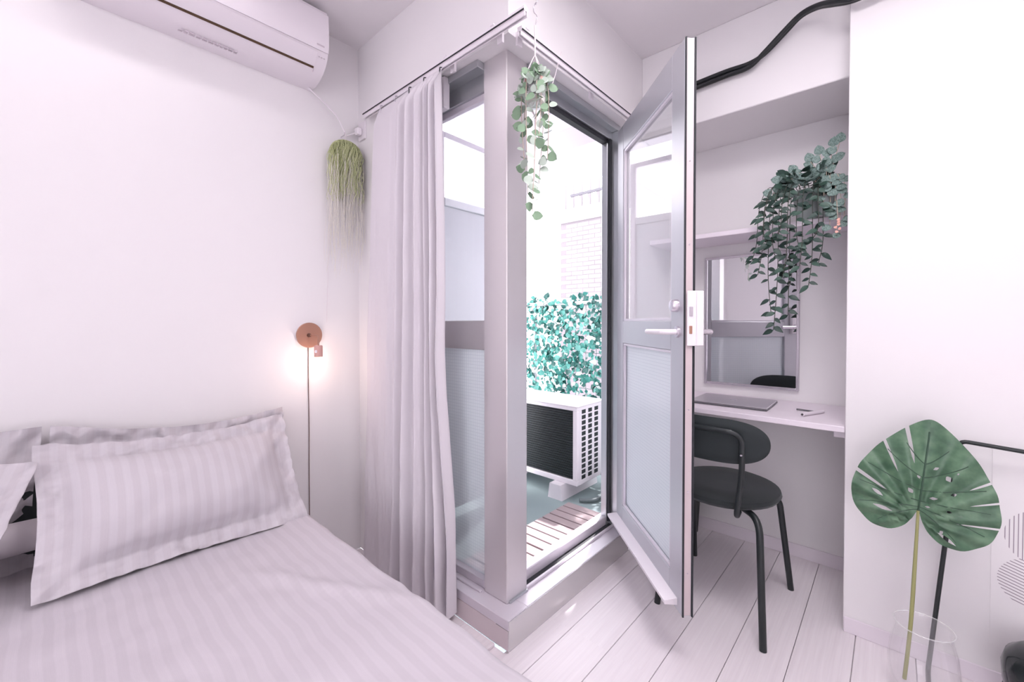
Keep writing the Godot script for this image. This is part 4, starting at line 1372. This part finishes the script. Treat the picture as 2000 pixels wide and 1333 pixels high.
# ------------------------------------------------------------------ balcony and beyond
func make_balcony() -> void:
	var yb := -0.11
	struct("floor_balcony", box(Vector3(-4.2, yb - 0.1, -3.2), Vector3(XC - 0.12, yb, ZW - 0.12)), M.concrete, "grey concrete balcony floor", "floor")
	# deck tiles
	for iz in 4:
		var where: String = ["slatted wooden deck tile next to the corner post", "slatted wooden deck tile second from the corner post", "sunlit slatted deck tile third from the corner post", "shaded brown slatted deck tile in front of the outdoor unit"][iz]
		var t := thing("deck_tile", where, "deck tile", Vector3(-1.56, yb, -1.125 - iz * 0.29), 0.0, "deck tiles on the balcony")
		part("grid_base", box(Vector3(0.0, 0, -0.286), Vector3(0.48, 0.018, 0.0)), M.gasket, t)
		for k in 4:
			part("slat", box(Vector3(0.0, 0.018, -0.004 - k * 0.0715 - 0.0635), Vector3(0.48, 0.04, -0.004 - k * 0.0715), 0.002), M.slat, t)
	# outdoor unit
	var u := thing("outdoor_unit", "white outdoor air conditioning unit with dark grille on the balcony", "air conditioner", Vector3(-1.57, 0, -2.39))
	var y0 := -0.008
	var y1 := 0.536
	var L := 0.80
	var dp := 0.34
	part("casing", boxes([
		[Vector3(-L, y0, -dp), Vector3(0, y0 + 0.035, 0)],
		[Vector3(-L, y1 - 0.035, -dp), Vector3(0, y1 - 0.012, 0)],
		[Vector3(-0.035, y0 + 0.035, -0.03), Vector3(0, y1 - 0.035, 0)],
		[Vector3(-L, y0 + 0.035, -dp), Vector3(-L + 0.03, y1 - 0.035, 0)],
		[Vector3(-L, y0 + 0.035, -dp), Vector3(-0.02, y1 - 0.035, -dp + 0.01)],
		[Vector3(-0.02, y0 + 0.035, -dp), Vector3(-0.002, y1 - 0.035, -dp + 0.05)]], 0.003), M.unit, u)
	part("top_cover", box(Vector3(-L - 0.005, y1 - 0.014, -dp - 0.004), Vector3(0.005, y1 + 0.006, 0.006), 0.008), M.unit, u)
	var gr := part("coil_grille", box(Vector3(-L + 0.03, y0 + 0.035, -0.05), Vector3(-0.035, y1 - 0.035, -0.022)), M.dark_unit, u)
	var fs := st_new()
	for k in 28:
		var y := y0 + 0.045 + k * 0.0165
		add_box(fs, Vector3(-L + 0.03, y, -0.022), Vector3(-0.035, y + 0.003, -0.012))
	part("fins", done(fs), M.fin, gr)
	# end panel with three columns of square vents
	var ep := part("end_panel", box(Vector3(-0.02, y0 + 0.035, -dp + 0.05), Vector3(-0.001, y1 - 0.035, -0.03)), M.unit, u)
	var vent := box(Vector3(-0.004, -0.0135, -0.024), Vector3(0.0005, 0.0135, 0.024))
	for cx in 3:
		for ry in 13:
			part("vent_hole", vent, M.dark_unit, ep, Vector3(-0.0005, 0.49 - ry * 0.0375, -0.083 - cx * 0.082))
	for x in [-0.14, -0.66]:
		part("foot", prism(PackedVector2Array([Vector2(-0.06, yb), Vector2(0.06, yb), Vector2(0.045, y0), Vector2(-0.045, y0)]), -0.40, 0.06, Transform3D(Basis(), Vector3(x, 0, 0))), M.unit, u)
	part("pipe_bundle", tube(curve([Vector3(-0.02, 0.02, -dp + 0.02), Vector3(0.05, -0.06, -dp + 0.03), Vector3(0.10, yb + 0.02, -0.10), Vector3(0.02, yb + 0.018, 0.0)]), 0.012, 8), M.net, u)
	var pl := thing("planter_block", "dark block standing beside the outdoor unit by the jamb", "planter", Vector3(-1.40, yb, -2.62))
	part("block", box(Vector3(-0.06, 0, -0.08), Vector3(0.06, 0.20, 0.08), 0.006), M.dark_unit, pl)
	part("block_lid", box(Vector3(-0.065, 0.2, -0.085), Vector3(0.065, 0.212, 0.085), 0.003), M.unit, pl)
	# slab over the balcony and its drop beam
	struct("ceiling_balcony", boxes([[Vector3(-2.2, 2.42, -3.0), Vector3(XC - 0.12, 2.6, ZW - 0.1)], [Vector3(-3.2, 2.275, -3.0), Vector3(0.6, 2.42, -2.40)]]), M.slab, "pale soffit and drop beam over the balcony", "ceiling")
	var h := thing("ceiling_hatch", "square white hatch frame in the balcony soffit", "hatch")
	part("frame", boxes([
		[Vector3(-1.86, 2.405, -2.20), Vector3(-1.80, 2.42, -1.62)],
		[Vector3(-1.42, 2.405, -2.20), Vector3(-1.36, 2.42, -1.62)],
		[Vector3(-1.80, 2.405, -2.20), Vector3(-1.42, 2.42, -2.14)],
		[Vector3(-1.80, 2.405, -1.68), Vector3(-1.42, 2.42, -1.62)]], 0.003), M.unit, h)
	part("lid", box(Vector3(-1.80, 2.412, -2.14), Vector3(-1.42, 2.42, -1.68)), M.slab, h)
	# side: pier, then an open metal frame with a panel below
	struct("wall_pier", box(Vector3(-2.2, yb, -1.56), Vector3(-2.0, 2.42, ZW - 0.1)), M.slab, "pale pier beside the balcony window", "pier")
	var dv := thing("balcony_divider", "white framed balcony divider seen through the window", "divider")
	part("post", box(Vector3(-2.03, yb, -1.605), Vector3(-1.99, 2.24, -1.56), 0.004), M.alu_pale, dv)
	part("post", box(Vector3(-2.03, yb, -2.24), Vector3(-1.99, 2.24, -2.20), 0.004), M.alu_pale, dv)
	part("top_rail", box(Vector3(-2.03, 2.205, -2.20), Vector3(-1.99, 2.24, -1.605), 0.004), M.alu_pale, dv)
	part("middle_rail", box(Vector3(-2.03, 1.80, -2.20), Vector3(-1.99, 1.85, -1.605), 0.004), M.alu, dv)
	part("panel", box(Vector3(-2.015, yb + 0.06, -2.20), Vector3(-2.005, 1.80, -1.605)), M.divider_sheet, dv)
	# exterior end wall right of the door, hides what lies behind the alcove
	struct("wall_outer", box(Vector3(XC - 0.12, yb, -2.9), Vector3(XC - 0.02, 2.42, ZD - 0.1)), M.slab, "pale outer wall beyond the balcony door", "wall")
	# fence with leaf screen
	var f := thing("leaf_screen", "green artificial ivy screen along the balcony railing", "hedge", Vector3(0, 0, -3.0))
	for x in [-3.3, -2.44, -1.55, -0.7]:
		part("post", box(Vector3(x - 0.018, yb, -0.03), Vector3(x + 0.018, 1.26, 0.006), 0.003), M.alu, f)
	part("hand_rail", box(Vector3(-3.4, 1.25, -0.03), Vector3(-0.5, 1.28, 0.01), 0.004), M.alu, f)
	var net := st_new()
	for k in 30:
		add_tube(net, [Vector3(-3.4 + k * 0.1, 0.02, -0.02), Vector3(-3.4 + k * 0.1, 1.3, -0.02)], 0.003, 4)
	for k in 13:
		add_tube(net, [Vector3(-3.4, 0.05 + k * 0.1, -0.02), Vector3(-0.5, 0.05 + k * 0.1, -0.02)], 0.003, 4)
	part("wire_net", done(net), M.net, f)
	var lf := leaf_mesh(0.046, 0.036, 0.35, 0.25, 0.25)
	var r := RandomNumberGenerator.new()
	r.seed = 99
	var mm := MultiMesh.new()
	mm.transform_format = MultiMesh.TRANSFORM_3D
	mm.use_colors = true
	mm.mesh = lf
	var total := 4600
	mm.instance_count = total - 300
	var hm := mat("hedge_mixed", Color.WHITE, 0.4)
	hm.vertex_color_use_as_albedo = true
	hm.backlight = Color(0.3, 0.3, 0.3)
	var tones := [M.hedge_a, M.hedge_b, M.hedge_light_fleck, M.hedge_d]
	var made := 0
	var stuff := 0
	for k in total:
		var near := k < 300
		var x := r.randf_range(-2.3, -1.62) if near else r.randf_range(-3.35, -0.6)
		var y := r.randf_range(0.5, 1.33) if near else r.randf_range(0.0, 1.33)
		var p := Vector3(x, y, r.randf_range(0.0, 0.05) + (0.02 if near else 0.0))
		if y > 1.24:
			p.z -= 0.03
		var a := r.randf_range(0, TAU)
		var d := Vector3(cos(a), sin(a) - 0.5, r.randf_range(-0.1, 0.6)).normalized()
		var n := Vector3(r.randf_range(-0.6, 0.6), r.randf_range(-0.1, 0.9), 1.0).normalized()
		var s := r.randf_range(0.7, 1.25)
		var tone: int = [0, 0, 0, 1, 2, 0, 3, 3][r.randi_range(0, 7)]
		if near:
			leaf_at(f, lf, tones[tone], p, d, n, s)
			made += 1
		else:
			var yy := d
			var xx := yy.cross(n).normalized()
			mm.set_instance_transform(stuff, Transform3D(Basis(xx, yy, xx.cross(yy)).scaled_local(Vector3(s, s, s)), p))
			mm.set_instance_color(stuff, tones[tone].albedo_color.srgb_to_linear())
			stuff += 1
	var mi := MultiMeshInstance3D.new()
	mi.name = "small_leaves"
	mi.multimesh = mm
	mi.material_override = hm
	mi.set_meta("kind", "stuff")
	f.add_child(mi)
	# neighbouring building, far and bright
	var zb := -6.2
	var nb := thing("neighbour_building", "pale tiled apartment building across from the balcony", "building", Vector3(0, 0, zb))
	part("wall", boxes([[Vector3(-4.43, -3.0, -0.4), Vector3(2.0, 2.86, -0.004)]]), M.joint_far, nb)
	part("balcony_band", box(Vector3(-4.45, 2.86, -0.4), Vector3(2.0, 3.10, 0.02)), M.band_far, nb)
	part("upper_wall", box(Vector3(-4.45, 3.0, -2.0), Vector3(2.0, 7.0, -1.6)), M.render_white, nb)
	var tm := box(Vector3(0, 0, -0.02), Vector3(0.226, 0.068, 0.0), 0.003)
	var rows := 0
	for row in 24:
		for col in 12:
			var x := -4.425 + col * 0.232 + (0.116 if row % 2 == 1 else 0.0)
			part("tile", tm, M.tile_far if r.randf() < 0.6 else M.tile_far_b, nb, Vector3(x, 1.02 + row * 0.0755, 0))
	part("hand_rail", box(Vector3(-4.2, 3.29, 0.0), Vector3(2.0, 3.33, 0.04)), M.rail_far, nb)
	for k in 14:
		part("baluster", box(Vector3(-4.42 + k * 0.17, 3.10, -0.1), Vector3(-4.37 + k * 0.17, 3.75, -0.06)), M.band_far, nb)
	struct("ground", box(Vector3(-40, -3.2, -40), Vector3(40, -3.0, 40)), M.slab, "pale ground far below the balcony", "ground")

func make_lamps() -> void:
	var c := thing("unseen_ceiling_light", "unseen round white ceiling light above the bed", "lamp", Vector3(-0.70, YC, 0.50))  # out of view, placed to cast the chair and door shadows
	part("housing", lathe([Vector2(0.0, 0.0), Vector2(0.17, 0.0), Vector2(0.17, -0.03), Vector2(0.15, -0.034), Vector2(0.0, -0.034)], 32), M.white_plastic, c)
	part("diffuser_lamp", lathe([Vector2(0.148, -0.034), Vector2(0.148, -0.05), Vector2(0.12, -0.062), Vector2(0.0, -0.066)], 32), M.glow_white, c)
	omni(Vector3(0, -0.12, 0), 0.05, Color(1, 0.975, 0.99), 0.08, c)
	var q := thing("added_fill_panel", "square white ceiling panel out of view, added to fill the floor and alcove with light", "lamp", Vector3(-0.02, YC, -0.88))  # added fill over the floor and alcove, out of view
	part("housing", box(Vector3(-0.36, -0.03, -0.36), Vector3(0.36, 0, 0.36), 0.006), M.white_plastic, q)
	part("diffuser_lamp", box(Vector3(-0.33, -0.038, -0.33), Vector3(0.33, -0.0305, 0.33), 0.003), M.glow_white, q)
	area(Vector3(0, -0.042, 0), Vector2(0.66, 0.66), 1.7, Color(1, 0.975, 0.99), q)
	# added unseen uplighter: its light comes back off the ceiling as an even fill
	var t := thing("added_uplighter", "white uplighter out of view beyond the foot of the bed, added for ceiling fill", "lamp", Vector3(0.4, 0, 1.1))
	part("base", lathe([Vector2(0.0, 0.0), Vector2(0.14, 0.0), Vector2(0.14, 0.014), Vector2(0.02, 0.024), Vector2(0.0, 0.024)], 28), M.white_plastic, t)
	part("pole", tube([Vector3(0, 0.02, 0), Vector3(0, 1.62, 0)], 0.011, 12), M.white_plastic, t)
	part("bowl", lathe([Vector2(0.0, 1.615), Vector2(0.03, 1.617), Vector2(0.10, 1.65), Vector2(0.15, 1.70), Vector2(0.145, 1.70), Vector2(0.095, 1.656), Vector2(0.0, 1.63)], 32), M.white_plastic, t)
	part("bulb", lathe([Vector2(0.0, 1.632), Vector2(0.05, 1.64), Vector2(0.06, 1.655), Vector2(0.04, 1.668), Vector2(0.0, 1.672)], 24), M.glow_white, t)
	var sp := SpotLight3D.new()
	sp.name = "lamp_light"
	t.add_child(sp)
	sp.position = Vector3(0, 1.70, 0)
	sp.rotation.x = PI / 2
	sp.spot_angle = 70.0
	sp.spot_angle_attenuation = 0.6
	sp.spot_range = 12.0
	sp.spot_attenuation = 2.0
	sp.light_energy = 2.0
	sp.light_size = 0.06
	sp.light_color = Color(1, 0.975, 0.99)
	sp.shadow_enabled = true
	var b := thing("unseen_light_bar", "slim unseen light bar on the ceiling lighting the bed head wall", "lamp", Vector3(-1.60, YC, 0.1))  # out of view, placed to shape the shadow under the air conditioner
	part("housing", box(Vector3(-0.025, -0.03, -0.5), Vector3(0.025, 0, 0.5), 0.004), M.white_plastic, b)
	part("diffuser_lamp", box(Vector3(-0.018, -0.038, -0.49), Vector3(0.018, -0.0305, 0.49), 0.003), M.glow_white, b)
	area(Vector3(0, -0.042, 0), Vector2(0.036, 0.98), 0.22, Color(1, 0.975, 0.99), b)

func _ready() -> void:
	make_view()
	make_materials()
	make_lamps()
	make_room()
	make_window()
	make_door()
	make_balcony()
	make_curtain()
	make_bed()
	make_pillows()
	make_aircon()
	make_desk()
	make_chair()
	make_cables()
	make_sconce()
	make_moss()
	make_hanging_jar()
	make_alcove_plant()
	make_monstera()
	make_right_corner()
